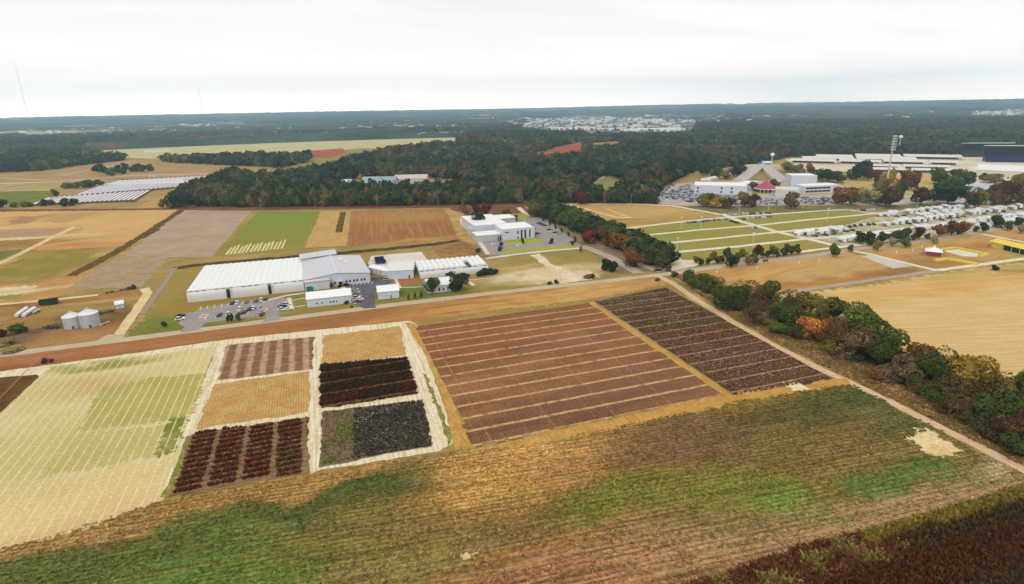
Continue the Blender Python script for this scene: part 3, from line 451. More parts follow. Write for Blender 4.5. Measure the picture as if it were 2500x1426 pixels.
area('row_field', [(1016, 796), (1442, 740), (1768, 966), (1158, 1092)], m_brown, 'big brown field with pale cross lanes and fine rows', res=1.5, jit=.3, base=(142, 97, 62), blobs=[(1100, 830, 30, 18, (146, 90, 60), 2), (1300, 790, 40, 14, (150, 98, 66), 2), (1600, 920, 20, 14, (130, 92, 70), 2), (1500, 960, 30, 8, (120, 86, 74), 2), (1250, 1050, 30, 8, (112, 78, 62), 2), (1250, 920, 20, 10, (156, 112, 80), 2), (1400, 830, 20, 10, (150, 104, 80), 2)])
area('cotton_field', [(1452, 736), (1625, 702), (2032, 926), (1800, 970)], ground_mat('cotton_soil', (112, 80, 62), (98, 72, 54), (126, 88, 68), big=12, rows=[(0, 8.55, .8, (190, 152, 122), .85, .3)], specks=((214, 190, 182), 1.3, .58, .7, .6), fine=.4, fs=1.4), 'soil of the dark cotton field', res=1.4, jit=.3)
strip('field_path', [(1442, 738), (1560, 820), (1680, 900), (1790, 975)], 3, _mats['gold_grass'], 'tan grass path between brown field and cotton', jit=.4)
area('gold_margin', [(1150, 1096), (1200, 1086), (1400, 1040), (1768, 964), (1960, 938), (2062, 920), (2078, 940), (1960, 966), (1800, 990), (1600, 1040), (1400, 1076), (1250, 1110)], _mats['gold_grass'], 'golden stubble margin below the brown field', res=1, jit=1.3)
area('sand_patch', [(1916, 942), (1950, 932), (1972, 946), (1968, 958), (1935, 962)], ground_mat('sand_tint', (240, 222, 170), (222, 190, 130), (246, 232, 190), big=4, tint=True, tintvar=.6, fine=.35, fs=1), 'bright bare sand patch below the cotton', res=.6, jit=2.0, base=(240, 224, 176), blobs=[])
area('hedge_verge', [(1650, 676), (1700, 716), (1800, 782), (1920, 848), (2080, 925), (2290, 1032), (2520, 1146), (2760, 1270), (2760, 1100), (2500, 1000), (2200, 880), (2000, 800), (1800, 710), (1690, 670)], ground_mat('leaf_litter', (140, 102, 66), (122, 92, 56), (150, 128, 76), big=7, fine=.35, fs=1, bump=.6), 'brown leaf strewn verge under the hedgerow', res=1.2, jit=.9)
for k in range(2): strip('wheel_track', [(1652 + k * 7, 682 - k * 2), (1710 + k * 5, 712 - k * 3), (1766 + k * 5, 736 - k * 3)], .7, m_sand, 'pale wheel track beside the hedgerow', jit=.1)

_zl[0] = 0.17
# foreground crop field
m_fg = ground_mat('foreground_crop', (128, 104, 52), (104, 100, 44), (158, 122, 70), big=9, tint=True, tintvar=.3, streak=(-5.5, 26, 1.3, .55, (92, 72, 38)), rows=[(-5.5, 1.5, .45, (72, 60, 32), .5, .5), (-5.5, 9.5, .5, (168, 130, 82), .4, .5)], fine=.8, fs=.8, bump=.8)
LIGHT = lambda L_: [(b[0], b[1], b[2], b[3], tuple(min(250, (v * .82 + sum(b[4]) / 3 * .18) * 1.22 + 4) for v in b[4])) + tuple(b[5:]) for b in L_]
area('crop_field', [(-120, 1395), (0, 1345), (200, 1290), (372, 1232), (560, 1192), (760, 1160), (1000, 1118), (1120, 1098), (1260, 1096), (1400, 1066), (1600, 1030), (1800, 982), (1960, 958), (2080, 938), (2280, 1044), (2490, 1160), (2640, 1240), (2700, 1560), (-200, 1560)], m_fg, 'wide green and brown crop field in the foreground', res=.9, jit=1.0, base=(154, 126, 68), blobs=LIGHT([
    (100, 1400, 18, 7, (84, 98, 40), 4), (350, 1340, 18, 6, (78, 94, 36), 4), (420, 1290, 12, 4, (96, 108, 42), 3), (560, 1350, 12, 6, (82, 118, 40), 5), (600, 1410, 16, 6, (84, 112, 38), 4), (300, 1410, 16, 6, (84, 108, 40), 4), (720, 1240, 14, 5, (76, 88, 38), 4), (860, 1200, 12, 4, (62, 84, 36), 5), (960, 1170, 10, 4, (72, 88, 38), 4), (700, 1300, 14, 5, (112, 104, 46), 3), (860, 1310, 14, 6, (112, 106, 44), 3), (900, 1400, 18, 5, (130, 118, 56), 4), (1000, 1270, 8, 6, (130, 102, 52), 3),
    (600, 1195, 30, 3, (164, 118, 58), 4, 8), (900, 1140, 30, 3, (168, 122, 60), 5, 6), (400, 1235, 14, 3, (150, 114, 56), 4), (150, 1318, 20, 2.5, (168, 124, 70), 4, 8),
    (1120, 1140, 14, 4, (186, 136, 66), 4), (1200, 1190, 10, 5, (196, 146, 64), 5), (1320, 1110, 20, 4, (200, 146, 74), 5, -6), (1300, 1150, 16, 4, (190, 134, 66), 4), (1160, 1230, 10, 4, (150, 110, 56), 3), (1260, 1290, 14, 4, (128, 98, 54), 3), (1300, 1350, 16, 4, (158, 106, 56), 4), (1380, 1400, 18, 4, (156, 96, 60), 4),
    (1500, 1220, 10, 5, (112, 118, 42), 5), (1600, 1190, 14, 5, (112, 110, 42), 4), (1760, 1190, 14, 5, (120, 118, 44), 4), (1930, 1212, 6, 4, (102, 130, 44), 5), (1980, 1260, 6, 4, (90, 116, 38), 4), (1860, 1180, 8, 4, (112, 124, 42), 3), (2130, 1170, 6, 3.5, (86, 116, 50), 5), (2250, 1130, 9, 3, (80, 112, 42), 5), (1560, 1080, 24, 5, (122, 84, 52), 5), (1450, 1100, 12, 3, (132, 94, 54), 3), (1700, 1060, 18, 6, (116, 84, 52), 4), (1860, 1020, 14, 5, (90, 84, 42), 4), (2020, 1000, 14, 6, (76, 82, 40), 5), (2120, 970, 9, 5, (62, 88, 40), 5), (2180, 1030, 8, 6, (88, 92, 46), 4), (2000, 1100, 20, 7, (124, 98, 48), 4), (1850, 1110, 12, 5, (110, 92, 46), 3), (2160, 1090, 14, 4, (128, 106, 52), 3), (1750, 1290, 24, 4, (128, 108, 58), 4, -8), (1550, 1350, 24, 4, (164, 122, 78), 4, -8), (1850, 1300, 24, 3, (160, 122, 78), 4, -8), (2150, 1230, 20, 3, (158, 124, 80), 5, -8), (2330, 1190, 14, 3, (160, 124, 84), 5, -8), (2350, 1150, 8, 3, (118, 112, 62), 3), (1550, 1405, 24, 3, (160, 104, 68), 5, -8), (1900, 1330, 20, 3, (150, 108, 70), 4, -8), (2440, 1140, 8, 3, (170, 150, 100), 4)]))
area('sand_patch', [(2225, 1078), (2236, 1056), (2262, 1048), (2300, 1066), (2346, 1096), (2330, 1106), (2280, 1110), (2246, 1098)], _mats['sand_tint'], 'bright bare sand patch beside the dirt road', res=.5, jit=2.2, base=(234, 206, 152), blobs=[(2270, 1070, 3, 2, (240, 218, 172), 1), (2300, 1095, 3, 2, (214, 176, 112), 1)])
area('sand_patch', [(1118, 1350), (1150, 1338), (1184, 1336), (1170, 1348), (1130, 1360)], _mats['sand_tint'], 'small bare sand patch in the foreground field', res=.45, jit=1.8, base=(218, 196, 150), blobs=[])
for wd, pts in [(.7, [(1380, 1434), (1700, 1360), (2000, 1300), (2250, 1240), (2500, 1176)]), (.75, [(1470, 1436), (1760, 1366), (2060, 1298), (2300, 1240), (2520, 1182)]), (.35, [(1050, 1434), (1400, 1350), (1700, 1296), (1960, 1250)]), (.3, [(1250, 1434), (1500, 1374), (1760, 1318), (2100, 1244), (2360, 1180)]), (.3, [(700, 1434), (1000, 1376), (1300, 1314)])]:
    strip('wheel_track', pts, wd, ground_mat('tan_track', (190, 150, 106), (172, 130, 86), (202, 166, 122), big=5, fine=.2, fs=1.2), 'tan wheel track along the standing crop', jit=.35)
area('corn_ground', [(1640, 1440), (1800, 1396), (1950, 1345), (2120, 1302), (2520, 1186), (2700, 1200), (2800, 1600), (1560, 1600)], ground_mat('corn_soil', (92, 52, 36), (106, 62, 42), (80, 56, 34), big=6, fine=.35, fs=1.3), 'red brown soil under the tall crop', res=1.2, jit=.8)

# ------------------------------------------------------------------ vegetation
def uv_core(n, m, rx, rz, zc, seed, lump=.18):
    rs = np.random.RandomState(seed); V = []; 
    for j in range(m + 1):
        t = -math.pi / 2 + math.pi * (j + .02) / (m + .04)
        for i in range(n):
            a = 2 * math.pi * i / n; k = 1 + lump * (rs.rand() * 2 - 1); V.append((rx * k * math.cos(t) * math.cos(a), rx * k * math.cos(t) * math.sin(a), zc + rz * k * math.sin(t)))
    Fq = [(j * n + i, j * n + (i + 1) % n, (j + 1) * n + (i + 1) % n, (j + 1) * n + i) for j in range(m) for i in range(n)]
    return np.array(V), np.array(Fq)
def crown_data(nq, size, lobes, seed, shape='round', core=.78, cn=(9, 6)):
    """unit crown: about 1 wide, 0..1 high. Lobes of leaf sprays round a lumpy core. Returns verts, quads, per-vertex tone"""
    rs = np.random.RandomState(seed); L = []
    for i in range(lobes):
        if shape == 'cone':
            z = .08 + .84 * (i + .5) / lobes; rad = .46 * (1 - z) + .05; a = rs.rand() * 6.28; c = np.array([math.cos(a) * rad * .35, math.sin(a) * rad * .35, z]); rr = rad * .85
        else:
            a = 6.28 * (i * .382 + rs.rand() * .12); z = .2 + .62 * ((i * .618 + rs.rand() * .2) % 1); k = math.sqrt(max(.05, 1 - ((z - .48) / .55) ** 2)); rad = .30 * k * (.75 + .5 * rs.rand())
            c = np.array([math.cos(a) * rad, math.sin(a) * rad, z]); rr = .19 + .11 * rs.rand()
        L.append((c, rr, .72 + .56 * rs.rand()))
    C = np.array([l[0] for l in L]); RR = np.array([l[1] for l in L])
    d = rs.randn(nq * 3, 3); d /= np.linalg.norm(d, axis=1)[:, None]; li = rs.randint(0, lobes, nq * 3)
    p = C[li] + d * RR[li][:, None] * (.74 + .28 * rs.rand(nq * 3))[:, None] * (np.array([1, 1, .9]) if shape != 'cone' else np.array([1, 1, .6]))
    dist = np.linalg.norm(p[:, None, :] - C[None], axis=2) - RR[None] * .72; ok = (dist > 0).all(1) & (p[:, 2] > .02); p, d, li = p[ok][:nq], d[ok][:nq], li[ok][:nq]
    nrm = d + .75 * rs.randn(len(d), 3) + np.array([0, 0, .35]); nrm /= np.linalg.norm(nrm, axis=1)[:, None]
    t = np.cross(nrm, rs.randn(len(d), 3)); t /= np.linalg.norm(t, axis=1)[:, None]; b = np.cross(nrm, t); s = size * (.6 + .8 * rs.rand(len(d)))[:, None]
    V = np.stack([p - t * s - b * s * .55, p + t * s - b * s * .4, p + t * s * .7 + b * s * .6, p - t * s * .6 + b * s * .55], 1).reshape(-1, 3)
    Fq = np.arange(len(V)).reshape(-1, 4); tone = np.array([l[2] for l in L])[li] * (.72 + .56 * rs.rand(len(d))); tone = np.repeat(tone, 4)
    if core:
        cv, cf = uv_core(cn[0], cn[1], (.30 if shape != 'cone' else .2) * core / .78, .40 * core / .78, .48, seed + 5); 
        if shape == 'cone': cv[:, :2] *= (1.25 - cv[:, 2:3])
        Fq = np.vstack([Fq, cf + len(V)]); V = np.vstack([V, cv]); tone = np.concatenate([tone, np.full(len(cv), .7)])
    return V, Fq, tone

PAL = {'dark': (74, 90, 50), 'deep': (58, 76, 52), 'green': (92, 110, 52), 'olive': (122, 114, 58), 'yellow': (168, 142, 70), 'rust': (138, 96, 58), 'orange': (196, 130, 76), 'red': (128, 54, 48), 'maroon': (98, 62, 52),
       'brown': (102, 84, 58), 'grey': (122, 108, 88), 'pale': (158, 152, 104), 'brush': (96, 80, 60), 'bright': (100, 118, 56)}
WORD = {'dark': 'dark green', 'deep': 'deep bluish green', 'green': 'green', 'olive': 'olive', 'yellow': 'yellowish', 'rust': 'rust brown', 'orange': 'orange', 'red': 'dark red', 'maroon': 'maroon', 'brown': 'brown', 'grey': 'grey brown', 'pale': 'pale green', 'brush': 'brown twiggy', 'bright': 'bright green'}
def leaf_mat(key):
    nm = 'leaves_' + key
    if nm in _mats: return _mats[nm]
    t = NT(nm); a = t.n('ShaderNodeVertexColor'); a.layer_name = 'tint'
    c2 = tuple(min(255, v * f) for v, f in zip(PAL[key], (1.22, 1.12, .95)))
    col = t.mix(t.ramp(t.noise(.35, 3), .4, .62), lin(PAL[key], .56), lin(c2, .56)); t.color(t.mix(1.0, col, a.outputs[0], 'MULTIPLY')); t.b.inputs['Roughness'].default_value = 1; t.b.inputs['Specular IOR Level'].default_value = 0
    _mats[nm] = t.m; return t.m
m_bark = plain('bark', (98, 84, 70), rough=1, spec=0, var=.2, scale=3)
def crown_mesh(name, *a, **k):
    V, Fq, tone = crown_data(*a, **k); return np_mesh(name, V, Fq, leaf_mat('dark'), np.repeat(tone[:, None], 3, 1))
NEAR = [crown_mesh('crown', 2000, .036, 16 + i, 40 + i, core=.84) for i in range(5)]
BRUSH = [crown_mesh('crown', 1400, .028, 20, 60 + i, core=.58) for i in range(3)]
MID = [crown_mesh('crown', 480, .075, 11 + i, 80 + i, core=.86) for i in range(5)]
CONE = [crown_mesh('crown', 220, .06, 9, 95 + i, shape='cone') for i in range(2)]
def trunk_mesh():
    m = MB(); m.cyl(0, 0, .03, .018, -.02, .6, 7)
    for a, z in ((.3, .25), (2.4, .3), (4.4, .36), (1.4, .45)): m.bar((0, 0, z), (.16 * math.cos(a), .16 * math.sin(a), z + .26), .009, 5)
    return m.mesh('trunk', m_bark)
TRUNK = trunk_mesh(); rt_ = random.Random(5)
def tree(p, h, wd, key, label, cat='tree', name='tree', kind='near', group=None, low=.12):
    me = rt_.choice({'near': NEAR, 'brush': BRUSH, 'mid': MID, 'cone': CONE}[kind]); r0 = empty(name, p[0], p[1], rt_.random() * 6.28); tag(r0, label, cat, group)
    c = link('crown', me, r0); c.location = (0, 0, h * low); c.scale = (wd, wd * rt_.uniform(.88, 1.1), h * (1 - low)); c.material_slots[0].link = 'OBJECT'; c.material_slots[0].material = leaf_mat(key)
    t = link('trunk', TRUNK, r0); k = max(h, 3); t.scale = (k, k, h); return r0

# hedgerow beside the dirt road: (photo x, y of the foot, height, width, colour, form)
HEDGE = [(1647, 676, 3.5, 4, 'dark', 0), (1685, 690, 7, 8, 'dark', 0), (1708, 703, 8.5, 11, 'green', 0), (1744, 703, 7.5, 9, 'olive', 0), (1775, 752, 12, 13, 'dark', 0), (1816, 738, 12, 13, 'olive', 0), (1798, 756, 11, 11, 'dark', 0), (1848, 752, 12, 12, 'brown', 0), (1875, 738, 12, 10, 'green', 0), (1838, 790, 12, 12, 'brush', 1), (1866, 792, 5.5, 7, 'pale', 0), (1899, 815, 5.5, 7, 'bright', 0), (1917, 797, 11.5, 11, 'dark', 0), (1924, 764, 11, 12, 'brown', 1), (1966, 768, 12, 13, 'olive', 0), (1942, 826, 6, 7, 'dark', 0), (1976, 826, 10.5, 11, 'orange', 0), (2003, 786, 12, 12, 'olive', 0), (2034, 778, 11, 11, 'dark', 0), (2016, 834, 11, 11, 'rust', 0), (2048, 850, 13, 12, 'brown', 1), (2022, 866, 6, 7, 'olive', 0), (2106, 838, 17, 15, 'green', 0), (2080, 876, 13, 13, 'grey', 1), (2122, 880, 12.5, 12, 'brown', 0), (2148, 896, 12, 11, 'dark', 0), (2168, 864, 12, 11, 'green', 0), (2196, 900, 9, 9, 'brown', 0), (2164, 930, 6.5, 7, 'grey', 1), (2133, 926, 5, 6, 'rust', 1), (2250, 916, 12.5, 13, 'rust', 0), (2214, 934, 10.5, 10, 'grey', 1), (2277, 936, 12, 12, 'dark', 0), (2322, 930, 12.5, 13, 'olive', 0), (2362, 954, 13, 13, 'yellow', 0), (2412, 970, 12, 12, 'olive', 0), (2302, 974, 9, 9, 'brush', 1), (2340, 990, 10, 11, 'brown', 0), (2394, 996, 10.5, 11, 'brush', 1), (2448, 1000, 12, 12, 'olive', 0), (2496, 992, 14, 11, 'green', 0), (2358, 1024, 8, 9, 'brown', 1), (2412, 1036, 10, 10, 'dark', 0), (2468, 1050, 11.5, 11, 'dark', 0), (2440, 1072, 8.5, 10, 'brush', 0), (2494, 1080, 9, 9, 'maroon', 0), (2394, 1054, 6.5, 8, 'dark', 1), (2322, 1012, 6, 8, 'brush', 1), (2490, 1112, 6, 8, 'dark', 0), (2280, 985, 6, 8, 'dark', 1), (2240, 960, 5.5, 7, 'brush', 1), (2530, 1040, 12, 11, 'brown', 0), (2545, 1100, 9, 10, 'dark', 0)]
FORM = lambda h: 'tall' if h > 12.4 else ('low bushy' if h < 6.6 else 'mid sized')
for k, (x, y, h, wd, key, f) in enumerate(HEDGE):
    tree(G(x, y), h * 1.02, wd * 1.1, key, '%s %s tree, %s from the crossroads in the dirt road hedgerow' % (FORM(h), WORD[key], nth(k + 1)), kind='brush' if f or key in ('olive', 'yellow', 'brown', 'rust') and k % 2 else 'near', group='hedgerow trees beside the dirt road', low=.04)
for k in range(64):
    f = (k + rt_.random()) / 64; a = G(1690 + (2560 - 1690) * f, 0 + 694 + (1096 - 694) * f ** 1.12); wd = rt_.uniform(4, 7); key = rt_.choice(['dark', 'brush', 'olive', 'dark', 'green'])
    tree(a + np.array([rt_.uniform(-7.5, 5), rt_.uniform(-3, 3)]), rt_.uniform(2.5, 7), wd, key, '%s understorey bush filling gaps low in the dirt road hedgerow' % WORD[key], cat='bush', name='bush', kind=rt_.choice(['brush', 'near']), group='%s understorey bushes of the hedgerow' % WORD[key], low=.0)
# avenue of trees between the research car park and the tan field
k = 0
for col_x, n_, off in ((205.0, 30, 0), (213.0, 30, 4), (220.0, 28, 1)):
    for i in range(n_):
        y = 540 - i * 7.9 + off * rt_.uniform(.6, 1.2) - 2; key = rt_.choice(['deep', 'dark', 'green', 'dark', 'deep'])
        if col_x < 206 and i in (16,): continue
        if col_x < 206 and 19 <= i <= 24: key = rt_.choice(['brown', 'rust', 'olive', 'brown'])
        lab = 'deep green tree in the close avenue behind the research car park'
        if key in ('brown', 'rust', 'olive'): lab = 'autumn %s tree near the lower end of the avenue, %s in the row' % (WORD[key], nth(i + 1))
        tree((col_x + rt_.uniform(-1.5, 1.5), y), rt_.uniform(11.5, 14.5), rt_.uniform(10.5, 13), key, lab, kind='mid', group='avenue trees' if key not in ('brown', 'rust', 'olive') else 'autumn trees of the avenue', low=.06)
def at(x, y, h, wd, key, label, **k): return tree(G(x, y), h, wd, key, label, **k)
at(1437, 594, 11, 10, 'red', 'bright dark red tree standing out beside the green avenue', kind='near', low=.06)
at(1306, 530, 15, 14, 'olive', 'large olive tree at the far top end of the avenue', kind='near', low=.1)
at(1545, 652, 12, 12, 'rust', 'round rust brown tree near the junction end of the avenue', kind='near', low=.05)
at(1480, 662, 8, 6, 'deep', 'narrow dark green tree on the verge before the side road', kind='mid', low=.05); at(1497, 664, 7.5, 6, 'deep', 'rounder dark green tree right of its narrow twin by the side road', kind='mid', low=.05)
# young trees along the camp road
CAMPT = [(1700, 643, 5, 'olive'), (1711, 649, 5, 'dark'), (1729, 646, 5, 'dark'), (1740, 637, 7, 'olive'), (1750, 643, 5, 'dark'), (1762, 641, 5, 'maroon'), (1775, 636, 9, 'dark'), (1785, 652, 9, 'deep'), (1797, 648, 9, 'green'), (1814, 631, 7, 'olive'), (1826, 648, 7.5, 'pale'), (1840, 645, 8, 'green'), (1850, 627, 9, 'maroon'), (1860, 628, 5, 'dark'), (1875, 629, 5, 'dark'), (1887, 626, 8, 'olive'), (1896, 627, 5, 'dark'), (1912, 625, 6, 'dark'), (1922, 622, 8, 'brown'), (1931, 622, 6, 'dark'), (1944, 620, 7, 'dark'), (2035, 627, 9, 'green'), (2075, 614, 5, 'brown'),
         (2098, 596, 9.5, 'dark'), (2120, 596, 10, 'deep'), (2127, 601, 6, 'dark'), (2141, 612, 8, 'pale'), (2153, 594, 9, 'dark'), (2179, 602, 7, 'pale'), (2184, 592, 9.5, 'dark'), (2201, 591, 4, 'dark'), (2210, 604, 7.5, 'green'), (2208, 585, 9.5, 'dark'), (2228, 588, 4.5, 'dark'), (2242, 585, 9.5, 'maroon'), (2263, 585, 5, 'dark'), (2280, 595, 6, 'pale'), (2293, 578, 10, 'rust'), (2322, 575, 12, 'brown'), (2337, 574, 5, 'dark'), (2349, 573, 11, 'rust'), (2382, 567, 5, 'dark'), (2401, 567, 8, 'deep'), (2433, 556, 11, 'deep'), (2460, 562, 8, 'dark'), (2485, 554, 8, 'dark'), (2492, 570, 7, 'pale')]
for k, (x, y, h, key) in enumerate(CAMPT): at(x, y, h, h * rt_.uniform(.68, .85), key, 'young %s tree, %s from the crossroads along the camp road' % (WORD[key], nth(k + 1)), kind='mid', group='young trees along the camp road', low=.12)
# campus trees, left to right
CAMPUS = [(1715, 428, 13, 13, 'deep'), (1748, 434, 12, 11, 'green'), (1770, 438, 9, 9, 'olive'), (1724, 503, 10, 12, 'olive'), (1749, 507, 9, 9, 'yellow'), (1778, 508, 8, 9, 'brown'), (1801, 430, 12, 15, 'deep'), (1816, 505, 11, 9, 'olive'), (1836, 506, 10, 8, 'maroon'), (1841, 464, 7, 9, 'brush'), (1872, 467, 8, 7, 'maroon'), (1890, 456, 7, 8, 'brown'), (1922, 419, 10, 13, 'olive'), (1946, 422, 9, 12, 'olive'), (1931, 509, 11, 9, 'grey'), (1976, 424, 11, 8, 'rust'), (2000, 440, 11, 13, 'dark'), (2022, 444, 11, 13, 'deep'), (2045, 446, 10, 11, 'dark'), (2056, 500, 13, 13, 'rust'), (2076, 500, 12, 11, 'olive'), (2090, 440, 16, 15, 'deep'), (2109, 436, 17, 11, 'deep'), (2120, 440, 13, 12, 'maroon'), (2100, 493, 11, 11, 'pale'), (2124, 498, 11, 11, 'pale'), (2139, 500, 8, 8, 'pale'), (2143, 454, 14, 12, 'maroon'), (2166, 462, 17, 13, 'yellow'), (2150, 470, 12, 12, 'olive'), (2172, 506, 15, 14, 'brown'), (2195, 484, 12, 9, 'dark'), (2216, 464, 16, 15, 'rust'), (2224, 462, 11, 8, 'deep'), (2248, 500, 13, 12, 'maroon'), (2268, 488, 8, 8, 'dark'), (2290, 450, 15, 15, 'green'), (2313, 499, 17, 20, 'deep'), (2324, 466, 13, 14, 'green'), (2343, 462, 16, 17, 'green'), (2369, 507, 10, 8, 'dark'), (2387, 507, 14, 9, 'olive'), (2427, 502, 11, 8, 'brown'), (2441, 498, 17, 17, 'maroon'), (2420, 446, 8, 16, 'olive'), (2400, 440, 7, 7, 'dark'), (2494, 502, 14, 14, 'brown'), (2490, 458, 12, 13, 'olive')]
for k, (x, y, h, wd, key) in enumerate(sorted(CAMPUS)): at(x, y, h * 1.4, wd * 1.45, key, '%s broad tree on the campus grounds, %s from the left there' % (WORD[key], nth(k + 1)), kind='mid', group='campus trees', low=.1)
# left side trees
LEFT = [(2, 508, 12, 15, 'deep', 'near the solar panels at the left frame edge'), (36, 507, 6, 8, 'green', 'first'), (58, 506, 7, 8, 'olive', 'second'), (74, 505, 6, 8, 'green', 'third'), (108, 502, 8, 10, 'deep', 'fourth'), (126, 501, 7, 8, 'dark', 'fifth'), (158, 504, 10, 10, 'deep', 'sixth'), (180, 502, 9, 10, 'deep', 'seventh'), (136, 480, 10, 9, 'brown', 'lone'),
        (160, 461, 9, 11, 'olive', ''), (176, 459, 8, 10, 'olive', ''), (190, 460, 10, 9, 'green', ''), (205, 459, 11, 12, 'green', ''), (220, 458, 12, 15, 'dark', ''), (242, 452, 9, 13, 'dark', ''),
        (242, 421, 15, 17, 'deep', ''), (257, 424, 13, 15, 'deep', ''), (272, 430, 14, 14, 'green', ''), (288, 424, 16, 14, 'deep', ''), (300, 425, 10, 12, 'deep', ''), (307, 420, 18, 12, 'deep', ''), (322, 420, 10, 10, 'deep', ''), (335, 419, 15, 14, 'deep', ''), (350, 420, 14, 13, 'dark', ''), (365, 418, 13, 14, 'dark', '')]
for k, (x, y, h, wd, key, s) in enumerate(LEFT):
    lab = '%s tree near the solar panels at the left frame edge' % WORD[key] if k == 0 else ('lone brown tree on the green turf left of the solar panels' if k == 8 else ('%s tree, %s from the left in the belt before the solar panels' % (WORD[key], s) if k < 8 else ('%s tree, %s from the left in the small row behind the solar panels' % (WORD[key], nth(k - 8)) if k < 15 else '%s tree, %s from the left in the round copse on the dry meadow' % (WORD[key], nth(k - 14)))))
    at(x, y, h, wd, key, lab, kind='mid', low=.06, group=None if k in (0, 8) else ('belt before the solar panels' if k < 8 else ('row behind the solar panels' if k < 15 else 'copse on the dry meadow')))
at(436, 505, 19, 26, 'deep', 'big round dark green tree alone at the left end of the wood', kind='near', low=.04); at(398, 506, 10, 9, 'yellow', 'small yellowish tree left of the big round tree', kind='mid', low=.06)
# trees round the buildings
at(1168, 560, 15, 12, 'deep', 'tall dark green tree beside the white research building', kind='near', low=.12); at(1143, 550, 10, 5, 'red', 'slim dark red tree left of the research building', kind='mid', low=.05); at(1164, 524, 11, 11, 'maroon', 'maroon tree behind the research building, left of two', kind='mid'); at(1188, 524, 10, 10, 'red', 'dark red tree behind the research building, right of two', kind='mid'); at(1237, 521, 4, 9, 'brown', 'low brown bush behind the research building', cat='bush', name='bush', kind='mid', low=.02); at(1258, 540, 6, 5, 'dark', 'dark tree in the back yard of the research building', kind='mid'); at(1136, 528, 12, 10, 'grey', 'bare grey tree behind the curved kerb path', kind='brush')
at(1056, 716, 10, 8, 'dark', 'round dark tree before the left end of the white house', kind='near', low=.14); at(1119, 710, 10, 11, 'deep', 'broad dark tree at the right end of the white house', kind='near', low=.06); at(1103, 690, 7, 7, 'deep', 'dark tree behind the roof of the white house', kind='mid', low=.05)
for x, y, h, wd, d in [(1122, 679, 2.6, 6, 'first'), (1134, 677, 3, 6, 'second'), (1176, 673, 4, 6, 'third'), (1186, 671, 5, 7, 'fourth'), (1198, 669, 3.6, 6, 'fifth'), (1210, 668, 3.4, 4, 'sixth')]: at(x, y, h, wd, 'deep', 'dark clipped shrub, %s from the left before the small greenhouse' % d, cat='shrub', name='shrub', kind='mid', low=.0, group='shrubs before the small greenhouse')
for x, y, d in [(998, 733, 'left'), (1014, 730, 'middle'), (1029, 727, 'right')]: at(x, y, 4, 2.2, 'deep', 'little dark conifer on the lawn, %s one of three' % d, cat='conifer', name='conifer', kind='cone', low=.02, group='three conifers on the lawn')
at(1418, 616, 5, 3.5, 'deep', 'small conifer beside the access road mouth', cat='conifer', name='conifer', kind='cone', low=.03)
for k, (x, y, h, wd, key) in enumerate([(1224, 602, 4, 3, 'dark'), (1221, 614, 4, 3.5, 'dark'), (1276, 596, 4.6, 2.5, 'dark'), (1347, 594, 4.4, 3, 'dark'), (1398, 600, 4, 2.5, 'brown'), (1404, 594, 6, 2.5, 'brown'), (1371, 569, 5, 2, 'dark'), (1342, 552, 5, 2, 'dark'), (1388, 578, 4.5, 2, 'dark'), (1168, 616, 3, 4, 'dark'), (1356, 560, 5, 2, 'dark'), (1327, 541, 5, 2.2, 'dark')]): at(x, y, h, wd, key, 'slim %s sapling, %s of those around the research car park' % (WORD[key], nth(k + 1)), cat='sapling', name='sapling', kind='mid', low=.1, group='saplings around the research car park')
for k, (x, y, h, wd) in enumerate([(558, 786, 4.5, 1.8), (567, 786, 4.8, 2.2), (583, 784, 4.6, 2.2), (402, 798, 3, 2.5), (827, 742, 1.6, 1.4), (860, 752, 1.6, 1.4)]): at(x, y, h, wd, 'dark', 'small dark sapling, %s from the left on the lawn by the car park' % nth(k + 1), cat='sapling', name='sapling', kind='mid', low=.1, group='saplings by the car park')
for k, (x, y, h, wd, key) in enumerate([(1342, 694, 2, 3, 'dark'), (1358, 692, 2.4, 3, 'dark'), (1437, 679, 2.4, 6, 'grey'), (1447, 679, 3, 3, 'dark'), (1605, 686, 2.2, 3, 'olive'), (46, 812, 4.5, 7, 'dark'), (18, 842, 3, 6, 'pale'), (6, 822, 4, 5, 'maroon'), (28, 858, 2, 8, 'pale'), (1632, 662, 4, 4, 'brown')]): at(x, y, h, wd, key, ['dark bush left of the gravel drive', 'dark bush right of its twin by the gravel drive', 'grey bush right of the gravel drive mouth', 'dark bush beside the grey one at the road', 'olive bush at the crossroads corner', 'dark bush in the grain bin yard', 'pale weedy bush among the rubble in the yard', 'maroon bush at the left frame edge', 'pale low weeds at the yard corner by the road', 'brown bush at the crossroads end of the avenue'][k], cat='bush', name='bush', kind='mid', low=0)
for k, (x, y) in enumerate([(830, 702), (812, 699), (806, 701), (848, 698), (842, 699), (846, 742), (852, 738)]): at(x, y, 1.8, 2.6, 'deep', 'dark clipped bush, %s of those by the white front walls' % nth(k + 1), cat='bush', name='bush', kind='mid', low=0, group='bushes by the white front walls')

